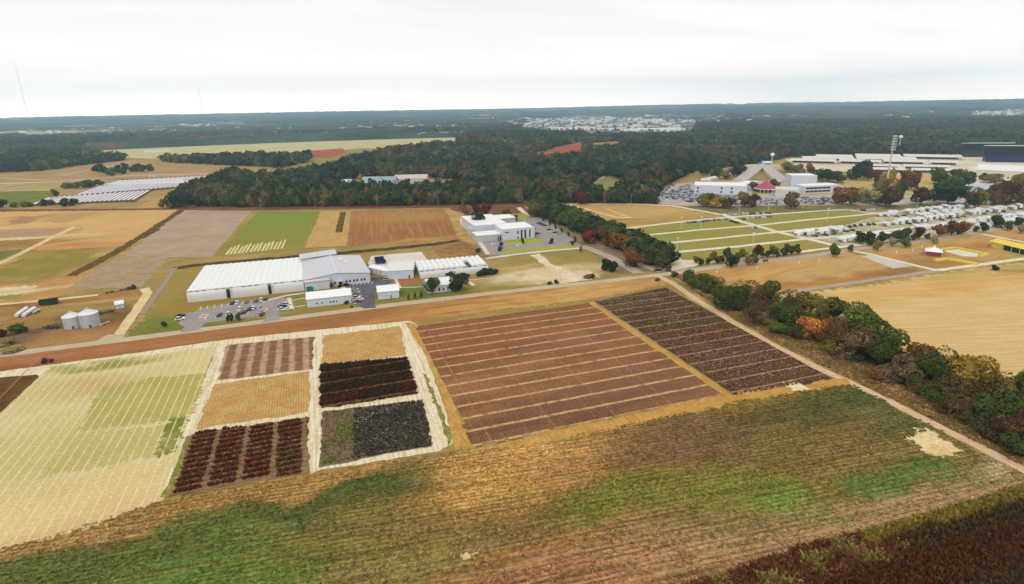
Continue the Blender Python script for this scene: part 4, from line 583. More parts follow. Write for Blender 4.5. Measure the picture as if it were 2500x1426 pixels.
# front trees of the wood: each an object; the wood behind is one mass
k = 0
def edge_row(pts, off, step, hh, lab, grp, keys):
    P = [G(*p) for p in pts]
    for a, b in zip(P[:-1], P[1:]):
        d = b - a; L = np.linalg.norm(d); n = np.array([-d[1], d[0]]) / L
        if n @ fh[:2] < 0: n = -n
        for i in range(int(L / step)):
            key = rt_.choice(keys); h = rt_.uniform(*hh)
            tree(a + d * (i + rt_.uniform(.2, .8)) * step / L + n * (off + rt_.uniform(-1.5, 1.5)), h, rt_.uniform(9, 13.5), key, lab % WORD[key], kind='mid', group=grp % WORD[key], low=.03)
KEYS = ['dark', 'deep', 'deep', 'dark', 'olive', 'green', 'brown', 'dark', 'grey']
edge_row([(478, 505), (640, 506), (960, 503), (1290, 497)], 3, 7.0, (12, 17), '%s tree in the front row of the wood beyond the farm fields', '%s front row trees of the wood', KEYS)
edge_row([(470, 500), (640, 500), (960, 497), (1290, 492)], 4, 9.5, (14, 19), '%s tree in the second row of the wood beyond the farm fields', '%s second row trees of the wood', KEYS)
edge_row([(1300, 498), (1400, 497), (1620, 498)], 3, 7.5, (11, 15), '%s tree at the wood edge behind the tan field', '%s trees behind the tan field', ['deep', 'dark', 'deep', 'brown', 'dark'])
at(1418, 499, 15, 13, 'red', 'dark red tree in the wood edge behind the tan field', kind='mid', low=.03)

# the wood as one mass
def wood_mat():
    t = NT('wood_leaves'); a = t.n('ShaderNodeVertexColor'); a.layer_name = 'tint'; f = t.noise(.5, 3)
    cb = t.n('ShaderNodeCombineColor'); g = t.math('ADD', t.math('MULTIPLY', f, .9), .55); [t.l(g, cb.inputs[i]) for i in range(3)]
    t.color(t.mix(1.0, a.outputs[0], cb.outputs[0], 'MULTIPLY')); t.b.inputs['Roughness'].default_value = 1; t.b.inputs['Specular IOR Level'].default_value = 0; return t.m
m_wood = wood_mat()
WOODS = [[(398, 500), (640, 502), (1280, 494), (1292, 494), (1400, 494), (1618, 495), (1600, 466), (1650, 440), (1700, 420), (1830, 402), (1925, 384), (2380, 378), (2700, 366), (2700, 290), (1720, 306), (1690, 333), (1440, 336), (1420, 328), (1280, 328), (1250, 320), (1135, 330), (1112, 352), (980, 364), (880, 380), (800, 404), (690, 426), (600, 432), (560, 428), (480, 462)],
         [(-80, 424), (100, 418), (230, 400), (330, 390), (430, 400), (560, 406), (690, 412), (752, 396), (760, 384), (560, 388), (390, 394), (205, 384), (205, 362), (300, 349), (400, 341), (640, 335), (1124, 328), (1124, 318), (-80, 335)]]
def plant(polys, lo, hi, space, seed):
    rs = np.random.RandomState(seed); out = []
    for poly in polys:
        W = np.array([G(*p) for p in poly]); a, b = W.min(0), W.max(0); gx, gy = np.meshgrid(np.arange(a[0], b[0], space), np.arange(a[1], b[1], space)); P = np.stack([gx.ravel(), gy.ravel()], 1); P += rs.uniform(-.45, .45, P.shape) * space
        P = P[inpoly(P, W)]; out.append(P)
    P = np.vstack(out)
    for c in CLEAR: P = P[~inpoly(P, c)]
    D = (P - 0) @ fh[:2]; s_ = (P - 0) @ rh[:2]; ok = (D > lo) & (D <= hi) & (np.abs(s_) < D * .98 + 60); return P[ok]
WPAL = np.array([lin(PAL[k_], .48)[:3] for k_ in ('dark', 'deep', 'green', 'olive', 'brown', 'rust', 'red', 'grey', 'yellow')])
def wood(name, P, tmpl, hr, wr, seed, label):
    rs = np.random.RandomState(seed); n = len(P); aut = vnoise(P, 130, 7) + .6 * vnoise(P, 45, 8); red = vnoise(P, 170, 17) + .5 * vnoise(P, 60, 18); ci = np.zeros(n, int); u = rs.rand(n)
    ci = np.where(u < .42, 0, np.where(u < .72, 1, np.where(u < .84, 2, np.where(u < .92, 3, 7)))); ci = np.where((aut > .55) & (u < .7), np.where(u < .3, 3, np.where(u < .5, 4, 7)), ci); ci = np.where((red > .8) & (u > .4), np.where(u > .75, 6, 5), ci); ci = np.where(rs.rand(n) < .012, 8, ci)
    col = WPAL[ci] * (.8 + .4 * rs.rand(n))[:, None] * (1 + .25 * vnoise(P, 80, 61))[:, None]; h = rs.uniform(hr[0], hr[1], n) * (1 + .15 * vnoise(P, 60, 9)); wd = rs.uniform(wr[0], wr[1], n); an = rs.rand(n) * 6.28; ti = rs.randint(0, len(tmpl), n); VV, FF, CC, b = [], [], [], 0
    for q, (V, Fq, tone) in enumerate(tmpl):
        m = np.where(ti == q)[0]; 
        if len(m) == 0: continue
        ca, sa = np.cos(an[m])[:, None], np.sin(an[m])[:, None]; x = V[None, :, 0] * wd[m][:, None]; y = V[None, :, 1] * wd[m][:, None]
        vv = np.stack([x * ca - y * sa + P[m, 0][:, None], x * sa + y * ca + P[m, 1][:, None], V[None, :, 2] * h[m][:, None]], -1); cc = col[m][:, None, :] * tone[None, :, None]
        ff = (np.arange(len(m)) * len(V))[:, None, None] + Fq[None]; VV.append(vv.reshape(-1, 3)); CC.append(cc.reshape(-1, 3)); FF.append(ff.reshape(-1, 4) + b); b += vv.shape[0] * vv.shape[1]
    o = link(name, np_mesh(name, np.vstack(VV), np.vstack(FF), m_wood, np.vstack(CC))); tag(o, label, 'woodland', kind='stuff'); return n
T1 = [crown_data(80, .115, 8, 300 + i, cn=(7, 4)) for i in range(4)]; T2 = [crown_data(26, .2, 5, 320 + i, cn=(6, 4), core=.9) for i in range(4)]
PW = plant(WOODS, 0, 1150, 9.6, 3)
# thin the wood where the individual front rows stand
keep = np.ones(len(PW), bool)
for pts in ([(398, 507), (640, 508), (960, 505), (1296, 499)], [(1300, 500), (1400, 499), (1620, 500)]):
    Q = [G(*p) for p in pts]
    for a, b in zip(Q[:-1], Q[1:]):
        d = (b - a) / np.linalg.norm(b - a); n = np.array([-d[1], d[0]]); rel = PW - a; s_ = rel @ d; keep &= ~((s_ > -5) & (s_ < np.linalg.norm(b - a) + 5) & (np.abs(rel @ n) < 15))
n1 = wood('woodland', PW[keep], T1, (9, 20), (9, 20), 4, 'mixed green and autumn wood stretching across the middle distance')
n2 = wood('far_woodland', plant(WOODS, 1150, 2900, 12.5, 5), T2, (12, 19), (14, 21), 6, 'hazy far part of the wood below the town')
print('woods', n1, n2)
# canopy to the horizon, beyond 2.2 km
def canopy():
    nr, na = 330, 620; dd = 2150 * (11500 / 2150) ** ((np.arange(nr) / (nr - 1)) ** 1.15); an = np.linspace(R(-50), R(50), na); D, A = np.meshgrid(dd, an, indexing='ij')
    X = (fh[0] * np.cos(A) + rh[0] * np.sin(A)) * D; Y = (fh[1] * np.cos(A) + rh[1] * np.sin(A)) * D; P = np.stack([X.ravel(), Y.ravel()], 1); rs = np.random.RandomState(2)
    s = np.clip(D.ravel() / 3000, 1, 6); g1 = vnoise(P, 420, 51) + .8 * vnoise(P, 1300, 52) + .5 * vnoise(P, 160, 53)
    z = 9 + 5 * vnoise(P, 28, 54) + 3.5 * rs.rand(len(P)) * 2 + 3 * vnoise(P, 90, 55); z = np.where(g1 < -.85, 0.5, z); z += np.clip((D.ravel() - 4500) / 7000, 0, 1) ** 1.4 * 66 * (1 + .16 * vnoise(P, 3500, 57))
    z = np.where(np.arange(nr * na) < na, -.5, z)
    c = np.array(lin((62, 72, 62), .6)[:3])[None] * (.7 + .6 * rs.rand(len(P)))[:, None] * ((1 + .5 * vnoise(P, 200, 56)) * (1 + .4 * vnoise(P, 900, 60)))[:, None]; au = vnoise(P, 350, 58) + .5 * vnoise(P, 110, 59); c = np.where((au > .5)[:, None], np.array(lin(PAL['brown'], .7)[:3]) * (.7 + .6 * rs.rand(len(P)))[:, None], c); c = np.where((g1 < -.85)[:, None], np.array(lin((190, 176, 130))[:3]), c)
    # keep the town ground open
    inT = np.zeros(len(P), bool)
    for tp in TOWN: inT |= inpoly(P, np.array([G(*p) for p in tp]))
    fl = (vnoise(P, 260, 62) + .6 * vnoise(P, 90, 63) > .42) & (rs.rand(len(P)) < .13) & (D.ravel() > 2500); inT = (inT & (rs.rand(len(P)) < .84)) | fl
    z = np.where(inT, .4, z); c = np.where(inT[:, None], np.array(lin((196, 190, 182))[:3]) * (.75 + .4 * rs.rand(len(P)))[:, None], c)
    ii = np.arange(nr * na).reshape(nr, na); Q = np.stack([ii[:-1, :-1], ii[:-1, 1:], ii[1:, 1:], ii[1:, :-1]], -1).reshape(-1, 4)
    o = link('distant_woodland', np_mesh('distant_woodland', np.column_stack([P, z]), Q, m_wood, c)); tag(o, 'hazy woods and clearings reaching to the horizon', 'woodland', kind='stuff')
TOWN = [[(1270, 320), (1300, 296), (1420, 284), (1560, 290), (1700, 300), (1690, 330), (1440, 334)], [(2360, 290), (2560, 278), (2560, 268), (2380, 276)], [(1020, 336), (1130, 332), (1130, 326), (1020, 328)], [(500, 312), (600, 308), (590, 300), (510, 303)]]
canopy()

# ------------------------------------------------------------------ standing crops (one mass each)
def crop_mat():
    t = NT('crop_leaves'); a = t.n('ShaderNodeVertexColor'); a.layer_name = 'tint'; t.color(a.outputs[0]); t.b.inputs['Roughness'].default_value = 1; t.b.inputs['Specular IOR Level'].default_value = 0; return t.m
m_crop = crop_mat()
def tufts(name, P, H, Wd, C, label, seed=1, lean=.35, z0=0.0):
    rs = np.random.RandomState(seed); n = len(P); H = np.broadcast_to(H, (n,)) * rs.uniform(.7, 1.25, n); Wd = np.broadcast_to(Wd, (n,)) * rs.uniform(.7, 1.3, n); V = []; a0 = rs.rand(n) * 3.14
    for k in range(2):
        a = a0 + k * 1.57; dx, dy = np.cos(a) * Wd / 2, np.sin(a) * Wd / 2; lx, ly = rs.randn(n) * lean * H, rs.randn(n) * lean * H; z = np.full(n, z0)
        V.append(np.stack([np.stack([P[:, 0] - dx * .6, P[:, 1] - dy * .6, z], 1), np.stack([P[:, 0] + dx * .6, P[:, 1] + dy * .6, z], 1), np.stack([P[:, 0] + dx + lx, P[:, 1] + dy + ly, z + H], 1), np.stack([P[:, 0] - dx + lx, P[:, 1] - dy + ly, z + H * .9], 1)], 1))
    V = np.stack(V, 1).reshape(-1, 3); Cc = np.repeat(C * rs.uniform(.7, 1.3, (n, 1)), 8, 0)
    o = link(name, np_mesh(name, V, np.arange(len(V)).reshape(-1, 4), m_crop, np.clip(Cc, 0, .85))); tag(o, label, 'crop', kind='stuff'); return o
def rand_in(poly, dens, seed, world=False):
    W = np.array([p if world else G(*p) for p in poly]); a, b = W.min(0), W.max(0); n = int((b - a).prod() * dens); P = np.random.RandomState(seed).uniform(a, b, (n, 2)); return P[inpoly(P, W)]
L3 = lambda c, k=.62: np.array(lin(c, k)[:3])
# tall brown crop at the lower right
P = rand_in([(1640, 1432), (1800, 1392), (1950, 1345), (2120, 1302), (2560, 1176), (2640, 1200), (2640, 1460), (1640, 1460)], 7, 11)
e0, e1 = G(1800, 1392), G(2500, 1194); ed = (e1 - e0) / np.linalg.norm(e1 - e0); en = np.array([ed[1], -ed[0]]); dst = (P - e0) @ en + 1.0 * vnoise(P, 6, 71)
along = (P - e0) @ ed; C = np.where((dst < 5)[:, None], L3((146, 128, 58), .75), np.where((dst < 10.5)[:, None], L3((94, 76, 48), .6), np.where((dst < 19)[:, None], L3((112, 70, 46), .52), L3((104, 82, 56), .5)))); C = np.where(((along < 12) & (dst < 6))[:, None], L3((142, 92, 58), .7), C)
a1 = (G(2110, 1304) - e0) @ ed; C = np.where(((along < a1 + 4 * vnoise(P, 5, 79)) & (dst < 10))[:, None], np.where((vnoise(P, 4, 80) > .35)[:, None], L3((150, 130, 72), .7), L3((124, 78, 52), .62)), C)
Hh = np.where(dst < 5, 1.5, 2.3) * np.clip(.35 + along / 14 + .25, .3, 1)
tufts('standing_crop', P, Hh, .55, C, 'tall red brown standing crop with a yellow green edge', 12)
# two dark trial crops
P = rand_in([(783, 893), (995, 876), (1020, 962), (782, 1000)], 6, 13); yr = P[:, 1]; y0, y1 = G(783, 1000)[1], G(783, 893)[1]; fr = ((yr - y0) / (y1 - y0) * 4.0) % 1; P = P[(fr > .25)]
tufts('dark_crop', P, 1.0, .55, np.where((vnoise(P, 5, 72) > .35)[:, None], L3((104, 58, 44), .6), L3((76, 60, 40), .6)), 'very dark tall crop in four bands', 14)
P = rand_in([(478, 1058), (752, 1021), (750, 1152), (424, 1210)], 8, 15); x0, x1 = G(420, 1212)[0], G(751, 1155)[0]; fx = ((P[:, 0] - x0) / (x1 - x0) * 4) % 1; fy = (P[:, 1] / 2.9) % 1; P = P[(fx < .8) & (fy < .5)]
tufts('red_crop', P, .95, .45, np.where((vnoise(P, 7, 73) > .3)[:, None], L3((120, 82, 50), .6), L3((122, 66, 48), .62)), 'tall red brown crop planted in four striped blocks', 16)
P = rand_in([(866, 1000), (1030, 980), (1056, 1088), (862, 1122)], 3.6, 17)
tufts('cotton_crop', P, .8, .6, L3((92, 86, 76), .7) + 0 * P[:, :1], 'dark defoliated cotton in the grey green plot', 18)
Pb = P[np.random.RandomState(3).rand(len(P)) < .07 + .28 * (vnoise(P, 6, 74) > .2)]; tufts('cotton_bolls', Pb + .1, .16, .26, L3((226, 214, 214), .6) + 0 * Pb[:, :1], 'white cotton bolls on the dark plot', 19, z0=.72)
Pg = rand_in([(784, 1008), (1028, 980), (1056, 1090), (786, 1136)], 3, 20); Pg = Pg[(Pg[:, 0] < G(866, 1060)[0])]; tufts('green_crop', Pg, .5, .6, np.where((vnoise(Pg, 5, 75) > 0)[:, None], L3((120, 124, 64), .75), L3((156, 128, 100), .75)), 'dull green low crop', 21)
# big cotton field
P = rand_in([(1456, 737), (1625, 704), (2026, 924), (1800, 966)], 2.1, 22); fy = ((P[:, 1]) / 8.55 + .5) % 1; P = P[np.abs(fy - .0) > .0]; tri = np.abs(((P[:, 1] / 8.55) % 1) - .5) * 2; P = P[tri < .8]
tufts('cotton_crop', P, .55, .75, np.where((P[:, 1] > 215)[:, None], L3((114, 94, 60), .74), L3((130, 92, 60), .76)), 'dark cotton standing in long beds', 23)
Pb = P[np.random.RandomState(4).rand(len(P)) < np.clip(.12 + .12 * vnoise(P, 18, 76) + .34 * (P[:, 1] > 245) * (P[:, 0] < 172) + .2 * (P[:, 1] < 195), 0, 1)]; tufts('cotton_bolls', Pb + .15, .2, .42, L3((212, 186, 170), .6) + 0 * Pb[:, :1], 'pale cotton bolls on the long dark beds', 24, z0=.5)
# low growth on the foreground field
base, blobs, poly = BL['crop_field']; P = rand_in([(-20, 1440), (-20, 1350), (372, 1232), (1000, 1118), (1260, 1094), (1800, 980), (2080, 940), (2520, 1170), (2520, 1200), (1900, 1350), (1640, 1440)], 2.6, 25); q = P @ np.array([math.sin(R(5.5)), math.cos(R(5.5))]); P = P[(np.abs((q / 1.5) % 1 - .5) < .3) | (np.random.RandomState(6).rand(len(P)) < .12)]
P = P[vnoise(P, 3, 77) > -.3]; P = P[~inpoly(P, np.array([G(*p_) for p_ in [(2215, 1080), (2236, 1050), (2262, 1042), (2310, 1064), (2356, 1098), (2330, 1112), (2280, 1116)]]))]; tufts('field_growth', P, .26, .42, blend(P, base, blobs) * (1.1 + .5 * np.sign(np.random.RandomState(8).rand(len(P), 1) - .55) * np.random.RandomState(9).rand(len(P), 1)), 'low ragged growth covering the foreground field', 26, lean=.8, z0=.17)
Pw = rand_in([(1650, 678), (1700, 716), (1920, 850), (2290, 1034), (2520, 1150), (2560, 1110), (2300, 990), (2100, 890), (1900, 800), (1720, 700)], 1.6, 27); tufts('dry_weeds', Pw, .45, .8, np.where((vnoise(Pw, 6, 78) > .1)[:, None], L3((164, 128, 82), .95), L3((132, 112, 66), .9)), 'dry brown weeds under the hedgerow', 28, lean=.6)

# ------------------------------------------------------------------ buildings
W_WALL = plain('white_wall', (226, 230, 240), rough=.6, spec=.2, var=.03); W_ROOF = plain('white_roof', (250, 250, 248), rough=.5, spec=.3, var=.03); G_ROOF = plain('grey_roof', (212, 208, 214), rough=.5, spec=.3, var=.03)
GLASS = plain('dark_glass', (44, 50, 70), rough=.15, spec=.6); DOORM = plain('dark_door', (30, 32, 40), rough=.5); BEIGE = plain('beige_wall', (232, 216, 184), rough=.8, spec=.1); CREAMW = plain('cream_metal', (236, 228, 204), rough=.6, spec=.2, var=.04)
PALE = plain('pale_roof', (222, 216, 206), rough=.6, var=.06, scale=.15); FILM = plain('greenhouse_film', (246, 246, 244), rough=.35, spec=.4, var=.025, scale=.12); FILMG = plain('greenhouse_side', (228, 224, 220), rough=.4, spec=.4, var=.03)
DARKM = plain('dark_metal', (70, 66, 66), rough=.6); STEEL = plain('galvanised_steel', (214, 216, 222), rough=.4, metal=.25, var=.05); RED = plain('red_paint', (200, 60, 70), rough=.5); REDR = plain('red_roof', (186, 76, 84), rough=.6, var=.08); NAVY = plain('navy_paint', (40, 40, 100), rough=.4); TEAL = plain('teal_paint', (20, 140, 126), rough=.5); TEALR = plain('teal_roof', (150, 176, 176), rough=.6)
RUST = plain('rusty_metal', (120, 62, 44), rough=.8, var=.2); BLUEG = plain('blue_grey_roof', (178, 190, 206), rough=.5); YEL = plain('yellow_vinyl', (238, 214, 60), rough=.5, var=.05); BLACK = plain('black_rubber', (34, 34, 36), rough=.8); DGREEN = plain('dark_green_paint', (34, 58, 46), rough=.6); WHITEP = plain('white_paint', (250, 250, 250), rough=.35, spec=.4); WOOD = plain('grey_wood', (150, 136, 116), rough=1, spec=0)

def frame(a, b):
    A, B = [np.array(q[1:], float) if q[0] == 'w' else G(*q) for q in (a, b)]; d = B - A; return A, math.atan2(d[1], d[0]), float(np.linalg.norm(d))
def root_at(name, A, ang, label, cat, group=None, z=0.0):
    return tag(empty(name, A[0], A[1], ang, z), label, cat, group)
def bx(name, r, m, *b): return MB().box(*b).build(name, m, r)
def openings(r, L, D, wins, name='window', m=GLASS):
    for wv in wins:
        s, x0, x1, z0, z1 = wv[:5]; mm = wv[5] if len(wv) > 5 else m; nm = wv[6] if len(wv) > 6 else name
        if s == 'f': o = bx(nm, r, mm, x0, x1, -.08, .10, z0, z1)
        elif s == 'l': o = bx(nm, r, mm, -.08, .10, x0, x1, z0, z1)
        else: o = bx(nm, r, mm, L - .10, L + .08, x0, x1, z0, z1)
def gable(name, a, b, D, h, rise, label, cat='building', axis='x', wall=W_WALL, roof=W_ROOF, wins=(), ov=.4, group=None, fr_=None, t=.18):
    A, ang, L = fr_ or frame(a, b); r = root_at(name, A, ang, label, cat, group)
    E_, S = (D, L) if axis == 'x' else (L, D)                        # span across the ridge, length along it
    MB().prism([(0, 0), (E_, 0), (E_, h), (E_ / 2, h + rise), (0, h)], 0, S, 'x' if axis == 'x' else 'y').build('wall', wall, r)
    sl = rise / (E_ / 2); c = .04; pr = [(-ov, h - ov * sl + c), (E_ / 2, h + rise + c), (E_ + ov, h - ov * sl + c), (E_ + ov, h - ov * sl + c + t), (E_ / 2, h + rise + c + t), (-ov, h - ov * sl + c + t)]
    rf = MB().prism(pr, -ov, S + ov, 'x' if axis == 'x' else 'y').build('roof', roof, r); openings(r, L, D, wins); return r, L, rf
def flat(name, a, b, D, h, label, cat='building', wall=W_WALL, roof=W_ROOF, wins=(), group=None, par=.5, fr_=None):
    A, ang, L = fr_ or frame(a, b); r = root_at(name, A, ang, label, cat, group)
    m = MB(); m.box(0, L, 0, D, 0, h); e = .3
    m.box(0, L, 0, e, h, h + par); m.box(0, L, D - e, D, h, h + par); m.box(0, e, e, D - e, h, h + par); m.box(L - e, L, e, D - e, h, h + par); m.build('wall', wall, r)
    rf = bx('roof', r, roof, e, L - e, e, D - e, h + .02, h + .14); openings(r, L, D, wins); return r, L, rf

def greenhouse(a, b, D, h, nb, label, gaps=(), vents=(), rise=.5):
    A, ang, L = frame(a, b); r = root_at('greenhouse', A, ang, label, 'greenhouse'); bw = L / nb; y0 = 2.0
    for i in range(nb):
        n = 8; arc = [(i * bw + bw * (.5 - .5 * math.cos(math.pi * k / n)), h + rise * math.sin(math.pi * k / n)) for k in range(n + 1)]
        zt = 6.0
        if i in vents:
            m = MB(); m.prism([(i * bw, h - .6), ((i + 1) * bw, h - .6)] + arc[::-1], D * .62, D, 'y'); m.build('roof_bay', FILM, r); bx('open_bay', r, DARKM, i * bw + .1, (i + 1) * bw - .1, y0, D * .62, h - .8, h - .5); continue
        MB().prism([(i * bw, h - .6), ((i + 1) * bw, h - .6)] + arc[::-1], y0, D, 'y').build('roof_bay', FILM, r)
        bx('gutter', r, FILM, i * bw - .15, i * bw + .15, y0 - .2, D, h - .05, h + .22)
    bx('wall', r, FILMG, 0, L, y0 + .1, D - .1, 0, h - .62)
    edges = [0] + [g for g_ in gaps for g in g_] + [L]
    for x0, x1 in zip(edges[::2], edges[1::2]):                       # bowed front bays
        n = 7; pr = [(y0 + .05, 0.02), (.0, 0.02)] + [(y0 * (1 - math.cos(math.pi / 2 * k / n)), .6 + (h - 1.0) * math.sin(math.pi / 2 * k / n)) for k in range(n + 1)]
        MB().prism(pr, x0, x1, 'x').build('front_bay', FILMG, r); bx('base_curb', r, plain('curb', (220, 200, 180), rough=.9), x0, x1, -.5, -.02, 0, .45)
    for g0, g1 in gaps:
        bx('doorway', r, DARKM, g0 + .2, g1 - .2, y0 - .15, y0 + .05, .1, h - 1); bx('post', r, WHITEP, g0 - .05, g0 + .3, -.3, y0, 0, h - .4); bx('post', r, WHITEP, g1 - .3, g1 + .05, -.3, y0, 0, h - .4)
    for k in range(nb): bx('vent', r, DARKM, k * bw + .5, (k + 1) * bw - .5, y0 - .12, y0 + .02, h - .42, h - .1) if k % 4 != 3 else None
    return r
gh_r = greenhouse(('w', -72.2, 347.6), ('w', -10.9, 346.4), 60.5, 5.8, 18, 'huge white greenhouse with a scalloped multi bay roof', gaps=((19.6, 22.4), (41.5, 44)))
greenhouse(('w', 56.8, 344.5), ('w', 100.2, 342.6), 25, 4.3, 13, 'smaller ribbed white greenhouse behind the white house', vents=(9,), rise=1.1)
# packing hall with grey roof
r, L, rf = gable('packing_hall', ('w', -10.7, 347.6), ('w', 27.2, 349.2), 47, 6.0, 2.0, 'large white hall with a wide grey metal roof beside the greenhouse', axis='y', roof=G_ROOF, wins=[('f', 23.4 + k * 1.9 + (k // 2) * .6, 24.5 + k * 1.9 + (k // 2) * .6, 1.6, 2.9) for k in range(6)] + [('f', 14.6, 15.7, 1.5, 2.8), ('f', 16.6, 17.7, 1.5, 2.8), ('f', 19.4, 21.2, .02, 2.7, DOORM, 'door')], ov=.5)
bx('roof_ridge', rf, W_WALL, L / 2 - .45, L / 2 + .45, 0, 47, 8.2, 8.42); m = MB(); m.box(L / 2 + 4, L / 2 + 6, 30, 32.5, 7.4, 9.0); m.build('roof_vent', WHITEP, rf); m = MB(); m.box(L / 2 + 6.5, L / 2 + 8.5, 24, 26, 7.2, 8.7); m.build('roof_vent', WHITEP, rf)
m = MB(); m.prism([(0, 7.6), (L * .62, 8.7), (L * .62, 8.95), (0, 7.85)], 46.8, 61, 'y'); m.build('rear_roof', G_ROOF, r); m = MB(); m.box(.2, L * .6, 47.5, 60.6, 0, 7.55); m.build('rear_wall', W_WALL, r); bx('roof_ridge', r, W_WALL, L * .24, L * .24 + .8, 47.5, 61, 8.3, 8.6)
m = MB(); m.box(.2, 14.0, -3.2, -.1, 0, 5.3); m.build('lean_to', W_WALL, r); m = MB(); m.prism([(-3.7, 5.32), (-.12, 5.9), (-.12, 6.1), (-3.7, 5.5)], 0, 14.4, 'x'); m.build('lean_to_roof', G_ROOF, r); bx('panel', r, FILMG, 7.4, 13.8, -3.32, -3.2, .3, 5.0)
m = MB(); m.prism([(18.2, 3.1), (22.4, 3.1), (20.3, 4.1)], -2.2, -.02, 'y'); m.build('porch_roof', W_WALL, r); bx('porch_post', r, WHITEP, 18.3, 18.6, -2.1, -1.8, 0, 3.1); bx('porch_post', r, WHITEP, 22.0, 22.3, -2.1, -1.8, 0, 3.1)
gable('annex', (948, 683), (1010, 679.5), 24, 5.4, 1.2, 'white annex with a pale roof right of the packing hall', roof=plain('annex_roof', (232, 230, 224), rough=.5), wins=[('f', 4, 10, 3.2, 3.8, plain('pale_glass', (190, 204, 232), rough=.3)), ('f', 12.5, 13.3, 0.02, 2.2, GLASS, 'door')])
gable('link_building', (901, 665), (948, 676), 6.5, 3.4, .8, 'low white link wing between packing hall and annex', roof=W_ROOF, wins=[('f', 3.2, 3.9, .8, 2.5), ('f', 7, 7.6, .9, 2.3), ('f', 11, 11.7, .8, 2.4)])
gable('shed', (751, 751.5), (858, 740), 13, 4.6, 2.0, 'long white metal building with a row of small windows by the road', wins=[('f', 4.6, 5.3, 1.4, 2.3), ('f', 7.2, 7.9, 1.4, 2.3), ('f', 11.4, 12.3, 1.5, 2.3), ('f', 13, 14, 1.5, 2.3), ('f', 14.8, 15.5, 1.5, 2.3), ('f', 9.2, 10.1, .02, 2.1, plain('pale_door', (214, 218, 224), rough=.5), 'door')])
gable('shed', (924, 732), (975, 727), 12.5, 4.3, 1.6, 'small square white metal shed beside the dark lot', wins=[('f', 6.4, 7.4, .02, 2.1, plain('grey_door', (150, 156, 170), rough=.5), 'door'), ('f', 4.0, 4.9, 1.5, 2.3, plain('faint_glass', (190, 196, 206), rough=.3)), ('l', 6, 9, .02, 2.6, plain('roller_door', (224, 224, 228), rough=.5), 'door')])
gable('house', (1046, 717.5), (1111, 709), 12, 4.2, 2.6, 'white house with dark front windows between two dark trees', wins=[('f', 6, 6.9, .9, 2.6), ('f', 8.6, 9.4, .9, 2.4), ('f', 11.1, 11.9, .9, 2.6), ('f', 14, 14.8, .9, 2.6), ('f', 1.6, 2.4, .9, 2.4), ('f', 7.2, 8.1, .02, 2.1, plain('white_door', (220, 224, 230), rough=.5), 'door')])
# research building: two storey block, side wing, rear hall
fb = frame((1227, 588), (1305, 581)); r, L, rf = flat('research_building', None, None, 24, 8.6, 'modern white flat roofed research building with tall narrow windows', fr_=fb, wins=[('f', 12.2, 13.4, 4.4, 6.8), ('f', 12.2, 13.4, .6, 2.2), ('f', 15.2, 16.6, .4, 7.4), ('f', 18.2, 19.6, .4, 7.4), ('f', 22.2, 23.3, .8, 7.4), ('f', 2.0, 5.6, 6.1, 6.8, DARKM, 'sign'), ('f', -2.2, -1.2, .1, 4.2), ('f', -3.6, -2.8, .1, 4)])
m = MB(); m.box(-20, -.05, 2, 17, 0, 5.0); m.build('side_wing', plain('light_grey_wall', (206, 208, 208), rough=.7), r); bx('wing_roof', r, W_ROOF, -20.3, -.1, 1.7, 17.3, 5.02, 5.4)
m = MB(); m.box(-16, 11, 24.1, 70, 0, 8.4); m.build('rear_hall', W_WALL, r); bx('hall_roof', r, W_ROOF, -16.4, 11.4, 24.0, 70.4, 8.42, 9.0); m = MB(); m.box(11.05, 28, 52, 70, 0, 7.2); m.build('rear_wing', plain('dull_white_wall', (208, 210, 212), rough=.7), r); bx('rear_wing_roof', r, W_ROOF, 11.1, 28.4, 51.6, 70.4, 7.22, 7.7); m = MB(); m.box(-19.5, -16.05, 24.4, 36, 0, 6.2); m.build('service_block', G_ROOF, r)
# campus
flat('campus_block', (1694, 472), (1823, 475), 34, 9.0, 'long white two storey campus block at left of the red roofed hall', wins=[('f', x0, x0 + 2, z0, z0 + 2.2) for x0 in (3, 29, 40) for z0 in (1.2, 5.4)] + [('l', 4 + k * 6, 7 + k * 6, z0, z0 + 2.0) for k in range(4) for z0 in (1.2, 5.4)])
A, ang, L = frame((1850, 471), (1898, 471)); r = root_at('hall', A, ang, 'round hall with a peaked red roof amid the white campus', 'building'); m = MB(); m.cyl(L / 2, L / 2, L * .40, L * .40, 0, 4.2, 12); m.build('wall', GLASS, r); m = MB(); m.cyl(L / 2, L / 2, L * .56, .5, 4.2, 12.5, 12); m.build('roof', REDR, r); m = MB(); m.cyl(L / 2, L / 2, L * .60, L * .585, 3.7, 4.25, 12); m.build('eave', W_WALL, r)
for k in range(5): bx('column', r, WHITEP, L * (.1 + .2 * k) - .25, L * (.1 + .2 * k) + .25, -1.6, -1.1, 0, 3.8)
flat('campus_block', (1822, 462), (1853, 456), 16, 6.0, 'small white campus block left behind the red roofed hall')
for pa, pb, lab in (((1818, 452), (1864, 414), 'long grey roofed gallery sloping away left of the red hall'), ((1932, 456), (1884, 414), 'long grey roofed gallery sloping away right of the red hall')):
    A, ang, L = frame(pa, pb); gable('gallery', None, None, 16, 4.4, 2.4, lab, roof=plain('gallery_roof', (190, 180, 174), rough=.7), wall=BEIGE, fr_=(A if pa[0] < 1900 else A, ang, L), wins=[('f', 6 + k * 9, 9 + k * 9, 1.2, 2.8) for k in range(int(L / 9) - 1)])
flat('campus_block', (1862, 412), (1884, 412), 14, 10, 'tall pale stair block at the far end of the campus galleries', wins=[('f', 2, 12, 6, 8)])
flat('campus_block', (1822, 414), (1905, 414), 12, 6, 'long beige wall building behind the campus', wall=BEIGE, roof=PALE)
